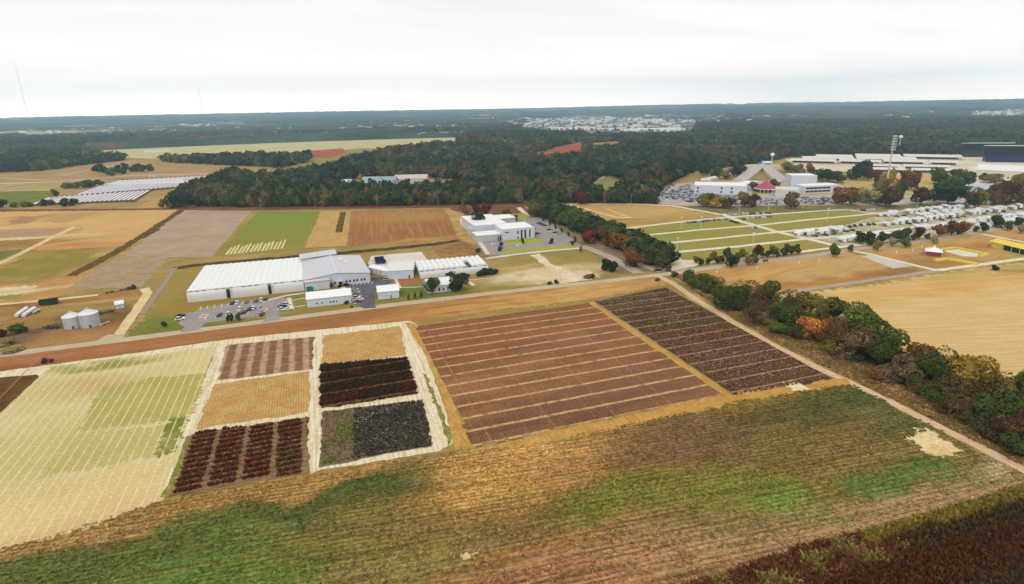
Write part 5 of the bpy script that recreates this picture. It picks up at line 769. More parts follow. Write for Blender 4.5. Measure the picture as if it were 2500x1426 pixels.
flat('campus_block', (1892, 481), (1950, 483), 26, 8.0, 'pale grey campus block right of the red roofed hall', wall=plain('pale_grey_wall', (224, 222, 222), rough=.7), roof=PALE, wins=[('f', 13, 15.5, 4.6, 6.6), ('f', 13, 15.5, 1, 3), ('l', 5, 9, 4.4, 6.6)])
flat('campus_block', (1962, 474), (2050, 470), 20, 8.4, 'white campus block with dark ribbon windows', wins=[('f', 2 + k * 5.1, 6.7 + k * 5.1, z0, z0 + 2.0) for k in range(6) for z0 in (1.6, 5.2)])
flat('campus_block', (1930, 458), (1992, 458), 24, 14, 'tall plain white campus hall at the right end')
for k, (a, b) in enumerate([((1726, 446), (1752, 440)), ((1762, 434), (1790, 430)), ((1712, 447), (1734, 447))]): gable('house', a, b, 9, 3.4, 2, 'small pale house behind the white campus, %s of three' % ('middle', 'right', 'left')[k], roof=PALE, wall=BEIGE, wins=[('f', 2, 4, 1, 2.2), ('f', 6, 8, 1, 2.2)])
# fairground sheds, arena, stands
for k, (a, b, D, lab) in enumerate([((1928, 399), (2040, 402), 30, 'first'), ((2046, 401), (2150, 404), 34, 'second'), ((2156, 402), (2262, 404), 34, 'third'), ((2268, 404), (2340, 406), 26, 'fourth'), ((2100, 412), (2196, 415), 16, 'fifth'), ((2204, 414), (2320, 417), 16, 'sixth'), ((1990, 388), (2080, 390), 26, 'seventh'), ((2088, 388), (2200, 390), 50, 'eighth'), ((2206, 389), (2350, 392), 50, 'ninth'), ((1960, 394), (2086, 395), 40, 'tenth'), ((2092, 395), (2240, 397), 40, 'eleventh'), ((2120, 422), (2210, 424), 16, 'twelfth'), ((2225, 424), (2330, 426), 14, 'thirteenth')]):
    A, ang, L = frame(a, b); r = root_at('stock_shed', A, ang, 'long pale roofed open stock shed, %s of the fairground sheds' % lab, 'shed', 'open fairground sheds')
    h = 4.6; MB().prism([(0, h), (D / 2, h + 2.6), (D, h), (D, h + .25), (D / 2, h + 2.85), (0, h + .25)], 0, L, 'x').build('roof', PALE, r)
    for q in range(int(L / 8) + 1): bx('post', r, DARKM, min(q * 8, L - .4), min(q * 8, L - .4) + .35, .3, .65, 0, h)
    bx('wall', r, WOOD, 3, L - 3, D * .4, D * .42, 0, h); bx('pen', r, BEIGE, 2, L - 2, 2.5, D * .35, 0, 1.3)
gable('arena', (2378, 432), (2640, 446), 52, 9.5, 5, 'huge cream metal arena hall at the right frame edge', wall=CREAMW, roof=plain('arena_roof', (240, 238, 230), rough=.5), wins=[('f', 8 + k * 13, 9.6 + k * 13, .02, 2.4, DOORM, 'door') for k in range(6)])
for k, (a, b, z) in enumerate([((2360, 384), (2466, 384), 24), ((2408, 396), (2540, 398), 26)]):
    A, ang, L = frame(a, b); r = root_at('grandstand', A, ang, ['dark grandstand under a thin white canopy behind the arena', 'navy grandstand with a flag and white edged canopy above the arena'][k], 'grandstand')
    m = MB(); [m.box(0, L, 2 + q * 2.4, 4.4 + q * 2.4, 0, 2 + q * 1.2) for q in range(8)]; m.build('seating', NAVY if k else DARKM, r); m = MB(); m.prism([(-2, z), (24, z - 2), (24, z - 1.2), (-2, z + 1)], -2, L + 2, 'x'); m.build('canopy', W_ROOF, r); bx('back_wall', r, plain('dark_navy', (36, 40, 70), rough=.6), 0, L, 21.4, 22, 0, z - 2.2)
    for q in range(5): bx('column', r, DARKM, L * q / 4 - .3, L * q / 4 + .3, 20.6, 21.2, 0, z - 1.5)
gable('metal_shed', (2356, 480), (2398, 478), 22, 4.6, 2.2, 'grey blue metal shed with an open red front, left of two', wall=plain('shed_red', (150, 56, 56), rough=.7), roof=BLUEG, wins=[('f', 3, 8, .1, 3.4, DOORM, 'door'), ('f', 10, 15, .1, 3.4, DOORM, 'door')])
gable('metal_shed', (2396, 474), (2452, 468), 26, 5, 2.6, 'blue grey metal barn right of the red fronted shed', wall=plain('shed_blue', (150, 160, 176), rough=.7), roof=BLUEG, wins=[('f', 4, 9, .1, 3.8, DOORM, 'door')])
# houses in the wood clearing
gable('lodge', (884, 465), (962, 464), 26, 8, 8, 'large lodge with a pale teal roof and white front in the wood clearing', roof=TEALR, wins=[('f', 16 + k * 8, 20 + k * 8, 1.4, 3.8) for k in range(3)], ov=1.2)
gable('long_hall', (962, 450), (1042, 448), 34, 7, 4, 'long pale pinkish roofed hall right of the teal lodge', roof=plain('pink_roof', (206, 194, 188), rough=.7), wall=BEIGE, wins=[('f', 4 + k * 6, 7 + k * 6, 1.2, 3) for k in range(6)])
gable('hall', (975, 465), (1034, 463), 18, 6, 4, 'blue grey roofed hall before the long pinkish hall', roof=plain('slate_roof', (140, 156, 160), rough=.7), wins=[('f', 4 + k * 5, 6 + k * 5, 1.2, 2.6) for k in range(5)])
for k, (a, b, m_, lab) in enumerate([((812, 456), (834, 456), TEALR, 'small house with a teal roof, leftmost in the wood clearing'), ((836, 450), (858, 449), G_ROOF, 'grey gabled house left of the teal lodge'), ((1040, 454), (1072, 453), TEALR, 'small teal roofed house right of the slate hall'), ((1086, 457), (1104, 456), W_ROOF, 'tiny white roofed shed near the dark red trees'), ((1112, 458), (1132, 457), plain('brick_roof', (190, 120, 110), rough=.8), 'little house with a pinkish roof by the dark red trees'), ((1140, 457), (1158, 456), W_ROOF, 'white cottage at the right end of the wood clearing'), ((784, 462), (798, 461), WHITEP, 'bright white hut at the left edge of the clearing')]): gable('house', a, b, 9, 3.6, 2.6, lab, roof=m_, wins=[('f', 2, 3.2, 1, 2.3), ('f', 5, 6.2, 1, 2.3)])
for k, (x, y, key) in enumerate([(986, 462, 'red'), (1108, 452, 'red'), (1124, 450, 'red'), (1140, 450, 'maroon'), (868, 462, 'yellow'), (845, 462, 'dark'), (820, 464, 'dark'), (910, 468, 'green'), (940, 466, 'deep'), (1050, 466, 'deep'), (1070, 450, 'grey'), (1010, 468, 'dark'), (800, 450, 'dark'), (880, 440, 'yellow')]): at(x, y, 9 if k not in (0,) else 6, 9 if k else 6, key, '%s garden tree among the houses in the clearing, %s planted there' % (WORD[key], nth(k + 1)), kind='mid', group='garden trees in the clearing', low=.05)
# grain bins
def bin_(x, y, rad, h, label):
    p = G(x, y); r = root_at('grain_bin', p + np.array([.3, 1]) * rad, 0, label, 'grain bin', 'grain bins'); n = 40; m = MB(); z = 0
    for k in range(8):
        z0, z1 = h * k / 8, h * (k + 1) / 8; m.cyl(0, 0, rad, rad + .07, z0, (z0 + z1) / 2, n); m.cyl(0, 0, rad + .07, rad, (z0 + z1) / 2, z1, n)
    m.build('wall', STEEL, r); m = MB(); m.cyl(0, 0, rad + .25, .45, h, h + rad * .55, 24); rf = m.build('roof', plain('bin_roof', (246, 246, 248), rough=.35, metal=.1), r); m = MB(); m.cyl(0, 0, .5, .5, h + rad * .55 - .05, h + rad * .55 + .3, 12); m.build('cap', STEEL, rf)
    m = MB(); [m.bar((rad * math.cos(a) * 1.0, rad * math.sin(a), h + .12), (.5 * math.cos(a), .5 * math.sin(a), h + rad * .55 + .05), .06, 4) for a in [i * 6.283 / 20 for i in range(20)]]; m.build('roof_rib', STEEL, rf)
    m = MB(); m.bar((-rad * .5, -rad * .93, .2), (-rad * .5, -rad * .93, h), .05); m.bar((-rad * .5 + .5, -rad * .93, .2), (-rad * .5 + .5, -rad * .93, h), .05); [m.bar((-rad * .5, -rad * .95, .4 + i * .4), (-rad * .5 + .5, -rad * .95, .4 + i * .4), .025) for i in range(int(h / .4) - 1)]; m.build('ladder', STEEL, r); bx('door', r, DARKM, rad * .15, rad * .15 + .8, -rad - .06, -rad + .25, .3, 1.7)
bin_(167, 806, 3.9, 6.0, 'galvanised grain bin with a cone roof, left of two'); bin_(208, 803, 4.2, 6.8, 'taller galvanised grain bin with a cone roof, right of two')
gable('shed', (284, 755), (303, 752), 4.5, 2.6, 1.2, 'little white shed alone beside the sandy lane', wins=[('f', 1.2, 2.0, .02, 1.9, plain('shed_door', (200, 204, 206), rough=.5), 'door')])

# ------------------------------------------------------------------ yard machines
def wheel(r, x, y, z, rad, wd=.25, parent=None):
    m = MB(); n = 14; v = []
    for yy in (y - wd / 2, y + wd / 2):
        for i in range(n): a = 6.283 * i / n; v.append((x + rad * math.cos(a), yy, z + rad * math.sin(a)))
    m.add(v, [(i, (i + 1) % n, n + (i + 1) % n, n + i) for i in range(n)] + [tuple(range(n - 1, -1, -1)), tuple(range(n, 2 * n))]); return m.build('wheel', BLACK, r)
def trailer(a, b, wd, h, z0, mat, label, name='trailer', cat='trailer', group=None, ribs=True):
    A, ang, L = frame(a, b); r = root_at(name, A, ang, label, cat, group); m = MB(); m.box(0, L, 0, wd, z0, z0 + .25); m.box(0, L, 0, .12, z0 + .25, z0 + h); m.box(0, L, wd - .12, wd, z0 + .25, z0 + h); m.box(0, .12, .12, wd - .12, z0 + .25, z0 + h); m.box(L - .12, L, .12, wd - .12, z0 + .25, z0 + h)
    if ribs: [m.box(L * q / 7 - .06, L * q / 7 + .06, -.08, 0, z0, z0 + h) for q in range(1, 7)]
    m.build('body', mat, r); bx('drawbar', r, DARKM, -1.6, 0, wd / 2 - .1, wd / 2 + .1, z0 - .15, z0 + .05); [wheel(r, x, y, .5, .5) for x in (L * .72, L * .88) for y in (.1, wd - .1)]; return r
trailer((916, 640), (938, 637.5), 2.6, 2.2, .9, NAVY, 'navy blue open trailer on the concrete yard, rear of two', group='navy trailers'); trailer((918, 647), (943, 644), 2.6, 1.9, .9, NAVY, 'navy blue open trailer on the concrete yard, front of two', group='navy trailers')
trailer((96, 749), (142, 743), 3.0, 2.5, .8, DGREEN, 'long dark green wagon standing on the yard', name='wagon', cat='wagon')
A, ang, L = frame((749, 712), (765, 710)); r = root_at('waste_container', A, ang, 'teal waste container against the white lean-to wall', 'container'); m = MB(); m.prism([(0, .3), (L, .3), (L, 2.3), (L * .75, 2.7), (0, 2.7)], 0, 2.2, 'y'); m.build('body', TEAL, r); bx('lid', r, plain('teal_lid', (30, 160, 144), rough=.5), .1, L * .74, .1, 2.1, 2.72, 2.82); [bx('skid', r, DARKM, x, x + .3, .2, 2.0, 0, .3) for x in (.3, L - .6)]
for k, (a, b) in enumerate([((47, 775), (72, 757)), ((64, 775), (91, 757)), ((88, 768), (103, 760))]):
    A, ang, L = frame(a, b); r = root_at('tank_trailer' if k < 2 else 'pipe_trailer', A, ang, ['white cylindrical tank lying in the yard, left of two', 'white cylindrical tank lying in the yard, right of two', 'short rusty pale trailer right of the white tanks'][k], 'tank' if k < 2 else 'trailer'); m = MB(); m.bar((0, 1, 1.3), (L, 1, 1.3), 1.0 if k < 2 else .5, 12); m.build('tank', WHITEP if k < 2 else PALE, r); [bx('cradle', r, DARKM, L * q - .15, L * q + .15, .3, 1.7, 0, .7) for q in (.2, .8)]; [bx('band', r, STEEL, L * q - .06, L * q + .06, -.02, 2.02, .9, 1.7) for q in (.33, .66)] if k < 2 else None
def tractor(x, y, ang, label, s=1.0):
    r = root_at('tractor', G(x, y), ang, label, 'tractor'); m = MB(); m.box(.4, 2.6, -.4, .4, .8, 1.6); m.box(2.6, 2.9, -.35, .35, .8, 1.4); m.build('bonnet', RUST, r); m = MB(); m.prism([(-.9, 1.2), (.5, 1.2), (.35, 2.6), (-.7, 2.6)], -.75, .75, 'y'); m.build('cab', GLASS, r); bx('cab_roof', r, RED, -.85, .5, -.85, .85, 2.6, 2.75)
    [wheel(r, -.4, y, .85, .85, .5) for y in (-.95, .95)]; [wheel(r, 2.1, y, .5, .5, .35) for y in (-.8, .8)]; m = MB(); m.bar((.9, .25, 1.6), (.9, .25, 2.5), .05); m.build('exhaust', DARKM, r)
    r.scale = (s,) * 3
tractor(112, 886, .05, 'rust red tractor parked on the red verge at left', 1.0); tractor(326, 706, 3.0, 'bright red tractor at the end of the implement row', 1.1)
for k, x in enumerate((256, 268, 279, 291, 303, 314)):
    r = root_at('implement', G(x, 718 - k * 2.1), .1, 'rusty farm implement, %s from the left along the pale lane' % nth(k + 1), 'implement', 'rusty implements along the lane'); m = MB(); m.box(0, 2.2, 0, .2, .6, .8); m.box(0, 2.2, 1.4, 1.6, .6, .8); m.box(1, 1.2, .2, 1.4, .6, .8); m.box(-.8, 0, .7, .9, .6, .75); m.build('frame', RUST if k != 2 else PALE, r); m = MB(); [m.bar((.2 + q * .45, .1, .7), (.35 + q * .45, .1, .05), .06, 5) for q in range(5)]; [m.bar((.2 + q * .45, 1.5, .7), (.35 + q * .45, 1.5, .05), .06, 5) for q in range(5)]; m.build('tine', DARKM, r); [wheel(r, 1.1, y, .4, .4, .2) for y in (-.2, 1.8)]
r = root_at('auger', G(246, 795), .6, 'pale grain auger lying right of the bins', 'auger'); m = MB(); m.bar((0, 0, .5), (4.2, 0, 1.0), .25, 8); m.build('tube', PALE, r); m = MB(); m.box(-.6, .4, -.5, .5, .1, .9); m.build('hopper', plain('pink_paint', (236, 206, 196), rough=.6), r); [wheel(r, 1.6, y, .35, .35, .2) for y in (-.5, .5)]
r = root_at('auger', G(228, 796), .7, 'thin pale auger leaning by the right grain bin', 'auger'); m = MB(); m.bar((0, 0, .3), (3.2, 0, 1.9), .16, 8); m.build('tube', PALE, r); m = MB(); m.bar((2.6, -.5, 0), (2.6, 0, 1.5), .05); m.bar((2.6, .5, 0), (2.6, 0, 1.5), .05); m.build('stand', DARKM, r)
rs_ = random.Random(9)
for k, (x, y, s) in enumerate([(112, 800, 1.4), (124, 802, 1.2), (136, 803, 1.5), (256, 765, 1.6), (244, 768, 1.4), (232, 770, 1.2), (270, 762, 1.5)]):
    r = root_at('scrap_heap', G(x, y), rs_.random() * 3, 'dark heap of scrap, %s of those around the grain bins' % nth(k + 1), 'scrap heap', 'scrap heaps by the bins'); m = MB()
    for q in range(16): a, b, c = rs_.uniform(-s, s), rs_.uniform(-s, s), rs_.uniform(.2, .8); m.box(a, a + c, b, b + c * .8, 0, rs_.uniform(.3, 1.1))
    m.build('scrap', DARKM, r)
r = root_at('irrigation_pipe', G(0, 985), 0, 'thin rusty irrigation pipe on stands crossing the left plot', 'irrigation pipe'); p0, p1 = G(-40, 1024), G(106, 872); o0 = G(0, 985); m = MB(); d = p1 - p0; q0 = p0 - o0; q1 = p1 - o0; m.bar((q0[0], q0[1], 1.4), (q1[0], q1[1], 1.4), .13, 6); m.build('pipe', plain('pink_rust', (206, 150, 110), rough=.7), r); m = MB()
for q in range(9): c = q0 + (q1 - q0) * (q + .5) / 9; m.bar((c[0], c[1], 0), (c[0], c[1], 1.4), .06)
m.build('stand', DARKM, r)
# planters in the car park
for k, (x, y, d) in enumerate([(498, 772, 'left'), (644, 757, 'right')]):
    r = root_at('planter', G(x, y), 1.3, 'orange mulch planter with a pale kerb in the car park, %s one' % d, 'planter', 'car park planters'); m = MB(); m.box(-2.6, 2.6, -1.5, -1.2, 0, .18); m.box(-2.6, 2.6, 1.2, 1.5, 0, .18); m.box(-2.6, -2.3, -1.2, 1.2, 0, .18); m.box(2.3, 2.6, -1.2, 1.2, 0, .18); m.build('kerb', WHITEP, r); bx('mulch', r, plain('mulch', (200, 140, 52), rough=1, var=.2, scale=2), -2.3, 2.3, -1.2, 1.2, 0, .14)

# ------------------------------------------------------------------ vehicles
CP = {k: plain('car_' + k, c, rough=.3, spec=.5, var=.01) for k, c in {'white': (250, 250, 250), 'silver': (190, 192, 196), 'grey': (120, 122, 126), 'black': (34, 34, 38), 'red': (160, 44, 44), 'blue': (60, 72, 120), 'tan': (196, 180, 156)}.items()}
def car_parts(suv=0):
    zt = 1.45 + .3 * suv; b = MB(); b.prism([(-2.25, .32), (2.25, .32), (2.25, .72), (2.1, .88), (1.0, .96), (-1.9, .98), (-2.25, .85)], -.88, .88, 'y'); tr = -1.55 if suv else -.95; b.prism([(tr, zt - .06), (.25, zt - .06), (.2, zt), (tr + .05, zt)], -.66, .66, 'y')
    g = MB(); g.prism([(tr - .35, .97), (1.0, .95), (.25, zt - .07), (tr, zt - .07)], -.72, .72, 'y'); wv = MB()
    wm_ = []
    for x in (-1.4, 1.4):
        for y in (-.8, .8):
            q = MB(); n = 10; v = [(x + .33 * math.cos(6.283 * i / n), yy, .33 + .33 * math.sin(6.283 * i / n)) for yy in (y - .1, y + .1) for i in range(n)]; q.add(v, [(i, (i + 1) % n, n + (i + 1) % n, n + i) for i in range(n)] + [tuple(range(n - 1, -1, -1)), tuple(range(n, 2 * n))]); wm_.append(q.mesh('wheel', BLACK))
    return b.mesh('body', CP['white']), g.mesh('window', GLASS), wm_
CARS = [car_parts(0), car_parts(1)]
def car(x, y, key, ang, label, group, suv=0, z=0):
    p = G(x, y) if y is not None else x; r = root_at('parked_car', p, ang, label, 'car', group); b, g, ws = CARS[suv]; o = link('body', b, r); o.material_slots[0].link = 'OBJECT'; o.material_slots[0].material = CP[key]; link('window', g, r); [link('wheel', q, r) for q in ws]; return r
LOT1 = sorted([(567, 742, 'black', 0), (579, 741, 'white', 1), (603, 739, 'grey', 0), (625, 737, 'grey', 1), (638, 734, 'white', 1), (649, 733, 'black', 0), (587, 756, 'white', 1), (586, 767, 'grey', 0), (597, 764, 'black', 0), (559, 768, 'white', 1), (536, 771, 'black', 0), (610, 757, 'black', 1), (620, 754, 'white', 1), (632, 753, 'silver', 0), (634, 763, 'silver', 0), (640, 769, 'black', 0), (440, 781, 'white', 1), (441, 772, 'black', 0)])
for k, (x, y, key, suv) in enumerate(LOT1): car(x, y, key, R(84) + rt_.uniform(-.1, .1) if x > 450 else .1, '%s %s in the big grey car park, %s from the left' % (key, 'tall car' if suv else 'car', nth(k + 1)), 'cars in the car park before the greenhouse', suv)
for k, (x, y, key, suv) in enumerate(sorted([(691, 744, 'silver', 0), (701, 745, 'white', 1), (689, 750, 'black', 0), (690, 757, 'white', 1), (703, 757, 'white', 0)])): car(x, y, key, .1, '%s car, %s from the left beside the wide pale walk' % (key, nth(k + 1)), 'cars beside the wide pale walk', suv)
for k, (x, y, key, suv) in enumerate(sorted([(871, 728, 'white', 1), (878, 733, 'white', 0), (869, 717, 'silver', 0), (866, 709, 'silver', 0), (946, 684, 'silver', 1), (950, 691, 'grey', 0), (873, 738, 'red', 0)])): car(x, y, key, .05, '%s car, %s from the left on the dark asphalt lot' % (key, nth(k + 1)), 'cars on the dark asphalt lot', suv)
for k, (x, y, key, suv) in enumerate(sorted([(1316, 546, 'black', 0), (1323, 549, 'black', 1), (1330, 552, 'black', 0), (1334, 559, 'white', 1), (1341, 562, 'black', 0), (1349, 566, 'white', 1), (1356, 569, 'black', 0), (1363, 573, 'silver', 0), (1297, 552, 'black', 0), (1302, 560, 'grey', 0), (1312, 572, 'black', 1), (1258, 545, 'white', 0), (1262, 549, 'white', 1), (1346, 595, 'black', 1), (1206, 597, 'white', 0), (1268, 600, 'white', 0), (1397, 592, 'black', 0)])): car(x, y, key, .25, '%s car, %s from the left around the research building' % (key, nth(k + 1)), 'cars around the research building', suv)
car(1606, 662, 'black', -.2, 'black car driving at the crossroads under the avenue', None, 0)
def car_single():
    b = MB(); b.prism([(-2.25, .3), (2.25, .3), (2.25, .72), (2.1, .88), (1.0, .96), (-1.9, .98), (-2.25, .85)], -.88, .88, 'y'); b.prism([(-1.65, 1.40), (.45, 1.40), (.35, 1.5), (-1.6, 1.5)], -.74, .74, 'y'); b.cur = 1; b.prism([(-1.8, .97), (1.0, .95), (.2, 1.41), (-1.4, 1.41)], -.72, .72, 'y'); b.cur = 2
    for x in (-1.4, 1.4): b.box(x - .3, x + .3, -.9, .9, .02, .55)
    return b.mesh('parked_car', [CP['white'], GLASS, BLACK])
CS = car_single()
REST = []
def small_car(p, ang, key, label, group):
    if 'campus car park' in label and n_small > 150: REST.append((p[0], p[1], ang, key)); return
    o = link('parked_car', CS); o.location = (p[0], p[1], 0); o.rotation_euler = (0, 0, ang); o.material_slots[0].link = 'OBJECT'; o.material_slots[0].material = CP[key]; tag(o, label, 'car', group)
cols_ = ['white'] * 10 + ['silver'] * 4 + ['grey'] * 2 + ['black'] * 3 + ['red', 'blue', 'tan', 'blue']; n_small = 0
for poly, lab, dens in [([(1612, 482), (1660, 455), (1684, 452), (1692, 474), (1830, 481), (1830, 500), (1745, 500), (1680, 494)], 'left half', .9), ([(1842, 482), (1890, 487), (1950, 488), (1950, 501), (1836, 502)], 'middle', .8), ([(1955, 484), (2048, 481), (2046, 499), (1955, 501)], 'right half', .85), ([(1608, 494), (1606, 470), (1640, 450), (1650, 452), (1620, 470), (1622, 494)], 'far left strip', .8)]:
    W = np.array([G(*p) for p in poly]); a, b = W.min(0), W.max(0)
    for i, yy in enumerate(np.arange(a[1], b[1], 5.6)):
        for xx in np.arange(a[0], b[0], 2.9):
            p = np.array([xx + rt_.uniform(-.2, .2), yy + (1.2 if i % 2 else 0)])
            if inpoly(p[None], W)[0] and rt_.random() < dens and n_small < 900:
                key = rt_.choice(cols_); n_small += 1; small_car(p, 1.57 + rt_.uniform(-.06, .06), key, 'small %s car in the %s of the packed campus car park' % (key, lab), '%s cars in the %s of the campus car park' % (key, lab))
print('campus cars', n_small)
def rest_cars():
    m = MB(); ks = list(CP)
    for x, y, ang, key in REST:
        b = len(m.v)
        for cur, mats_ in ((ks.index(key), 0), (len(ks), 1)):
            m.cur = cur
            if mats_ == 0: m.prism([(-2.25, .3), (2.25, .3), (2.25, .75), (1.0, .96), (-1.9, .98), (-2.25, .85)], -.88, .88, 'y'); m.prism([(-1.4, 1.42), (.2, 1.42), (.15, 1.5), (-1.35, 1.5)], -.66, .66, 'y')
            else: m.prism([(-1.8, .97), (1.0, .95), (.2, 1.41), (-1.4, 1.41)], -.72, .72, 'y')
        ca, sa = math.cos(ang), math.sin(ang)
        for i in range(b, len(m.v)): u, v_, z = m.v[i]; m.v[i] = (x + u * ca - v_ * sa, y + u * sa + v_ * ca, z)
    o = m.build('parked_cars', [CP[k] for k in ks] + [GLASS]); tag(o, 'remaining mass of small cars in the packed campus car park', 'cars', kind='stuff')
rest_cars()
for pts, n, keys, lab in [([(1676, 545), (1782, 535)], 13, ['black', 'grey', 'black', 'white', 'silver'], 'along the first camp lane'), ([(1784, 541), (1802, 546)], 4, ['black'], 'at the camp crossing'), ([(1776, 525), (1800, 524)], 4, ['white', 'silver'], 'near the camp lane end'), ([(1808, 536), (1884, 530)], 11, ['silver', 'white', 'black', 'grey', 'white'], 'right of the camp crossing, front row'), ([(1812, 523), (1880, 521)], 9, ['white', 'black', 'silver'], 'right of the camp crossing, back row'), ([(2092, 516), (2150, 511)], 9, ['white', 'black', 'tan', 'white'], 'at the top of the camp lawn'), ([(1832, 558), (1850, 556)], 3, ['white', 'silver', 'black'], 'alone on the camp lane')]:
    P0, P1 = G(*pts[0]), G(*pts[1])
    for i in range(n): key = rt_.choice(keys); small_car(P0 + (P1 - P0) * (i + .5) / n + np.array([rt_.uniform(-.5, .5), rt_.uniform(-1.5, 1.5)]), 1.2 + rt_.uniform(-.2, .2), key, 'small %s car %s' % (key, lab), '%s cars %s' % (key, lab))
def camper_mesh(L, hgt):
    b = MB(); b.prism([(-L / 2, .6), (L / 2 - .5, .6), (L / 2, 1.4), (L / 2 - .2, hgt - .1), (L / 2 - .6, hgt), (-L / 2, hgt)], -1.25, 1.25, 'y'); b.box(-.5, .5, -.4, .4, hgt, hgt + .3); b.box(-L / 2 + .2, L / 2 - 1, 1.26, 3.0, hgt - .75, hgt - .68); b.cur = 1
    for x in (-L / 2 + .8, -.8, L / 2 - 2.2): b.box(x, x + 1.2, -1.28, 1.28, 1.7, 2.3)
    b.cur = 2
    for x in (-.9, .1): b.box(x, x + .7, -1.27, 1.27, .02, .72)
    b.box(L / 2 - .2, L / 2 + 1.2, -.08, .08, .5, .62); b.cur = 3; b.box(-L / 2 + .1, L / 2 - .7, -1.27, 1.27, .9, 1.15); return b.mesh('camper', [WHITEP, GLASS, BLACK, plain('camper_stripe', (170, 160, 150), rough=.5)])
CAMP = [camper_mesh(8.5, 3.2), camper_mesh(10.5, 3.7), camper_mesh(6.5, 2.9)]; nc = 0
for pts, n, lab in [([(2146, 530), (2230, 518), (2348, 506)], 19, 'back row of the camp'), ([(2352, 506), (2440, 494), (2520, 484)], 15, 'far right back row of the camp'), ([(1948, 576), (2000, 571), (2058, 560)], 12, 'row nearest the lawn lanes'), ([(2152, 550), (2230, 541), (2330, 527)], 18, 'second row of the camp'), ([(2335, 527), (2420, 516), (2520, 502)], 17, 'second row at the right frame edge'), ([(2050, 590), (2100, 584), (2180, 576)], 11, 'short front row behind the young trees'), ([(2240, 562), (2300, 554), (2350, 548)], 10, 'third row of the camp'), ([(2360, 549), (2440, 536), (2530, 522)], 15, 'third row at the right frame edge'), ([(2390, 557), (2520, 536)], 11, 'front row at the right frame edge'), ([(2240, 531), (2340, 516)], 9, 'middle row before the back row')]:
    Q = [G(*p) for p in pts]; seg = [np.linalg.norm(b - a) for a, b in zip(Q[:-1], Q[1:])]; T = sum(seg)
    for i in range(n):
        s = T * (i + .5) / n; j = 0
        while s > seg[j] and j < len(seg) - 1: s -= seg[j]; j += 1
        if i and rt_.random() < .06: continue
        s += rt_.uniform(-1.2, 1.2)
        d = (Q[j + 1] - Q[j]) / seg[j]; p = Q[j] + d * s; o = link('camper', rt_.choice(CAMP)); o.location = (p[0], p[1] + rt_.uniform(-3, 3), 0); o.rotation_euler = (0, 0, math.atan2(d[1], d[0]) + R(58) + rt_.uniform(-.3, .3)); tag(o, 'white camper parked in the %s' % lab, 'camper', 'campers in the %s' % lab); nc += 1
        if i % 2 == 1: small_car(p + np.array([4.5, -6.5]), 1.9 + rt_.uniform(-.3, .3), rt_.choice(['black', 'grey', 'silver', 'white', 'black', 'red']), 'towing vehicle parked beside campers in the %s' % lab, 'towing vehicles in the %s' % lab)
for k, (x, y) in enumerate([(2062, 556), (2074, 555), (2086, 553), (2101, 551), (2120, 550), (2132, 549)]):
    r = root_at('pickup_truck', G(x, y), R(60), 'dark pickup truck, %s from the left between the camper rows' % nth(k + 1), 'pickup truck', 'dark pickups between the camper rows'); b = MB(); b.box(-2.8, 2.7, -.95, .95, .5, 1.05); b.box(-2.75, -.6, -.95, -.85, 1.05, 1.4); b.box(-2.75, -.6, .85, .95, 1.05, 1.4); b.box(-.55, 1.2, -.85, .85, 1.6, 1.85); b.build('body', CP['black'], r); b = MB(); b.prism([(-.6, 1.06), (1.6, 1.06), (1.1, 1.62), (-.5, 1.62)], -.82, .82, 'y'); b.build('window', GLASS, r); [wheel(r, a, c, .4, .4) for a in (-1.7, 1.8) for c in (-.85, .85)]

# ------------------------------------------------------------------ show ground items
def yellow_barrier(pts, label, wd=1.7, h=1.0):
    P = [G(*p) for p in pts]; c = sum(P) / len(P); r = root_at('yellow_barrier', c, 0, label, 'barrier')
    for a, b in zip(P[:-1], P[1:]):
        d = (b - a) / np.linalg.norm(b - a); n = np.array([-d[1], d[0]]) * wd / 2; a, b = a - c, b - c; m = MB(); v = [(*(a + n), 0), (*(b + n), 0), (*(b - n), 0), (*(a - n), 0), (*(a + n * .7), h), (*(b + n * .7), h), (*(b - n * .7), h), (*(a - n * .7), h)]; m.add(v, [(0, 3, 2, 1), (4, 5, 6, 7), (0, 1, 5, 4), (1, 2, 6, 5), (2, 3, 7, 6), (3, 0, 4, 7)]); m.build('barrier_section', YEL, r)
yellow_barrier([(2299, 610), (2334, 606), (2372, 614), (2412, 622), (2392, 628)], 'yellow barrier ring around the pale show ring')
yellow_barrier([(2281, 638), (2312, 634), (2348, 640), (2386, 647)], 'long low yellow barrier below the show ring', 2.2, 1.4)
area('show_ring', [(2308, 612), (2340, 609), (2392, 621), (2384, 628), (2350, 627), (2312, 616)], m_lane, 'pale sand show ring', res=2, jit=.3)
A, ang, L = frame((2432, 606), (2530, 630)); r = root_at('show_tent', A, ang, 'yellow show tent with a dark open side at the right edge', 'tent'); m = MB(); m.prism([(-.5, 3.6), (6, 5.2), (12.5, 3.6), (12.5, 3.75), (6, 5.4), (-.5, 3.75)], -6, L + 2, 'x'); m.build('canopy', YEL, r); m = MB(); m.prism([(0, .0), (12, .0), (12, 3.6), (6, 5.1), (0, 3.6)], -4, 4, 'x'); m.build('end_wall', YEL, r); bx('side_panel', r, plain('black_vinyl', (30, 28, 36), rough=.6), 5, L, -.05, .15, .3, 3.4); [bx('pole', r, WHITEP, x, x + .2, -.3, -.1, 0, 3.5) for x in np.linspace(5, L, 5)]
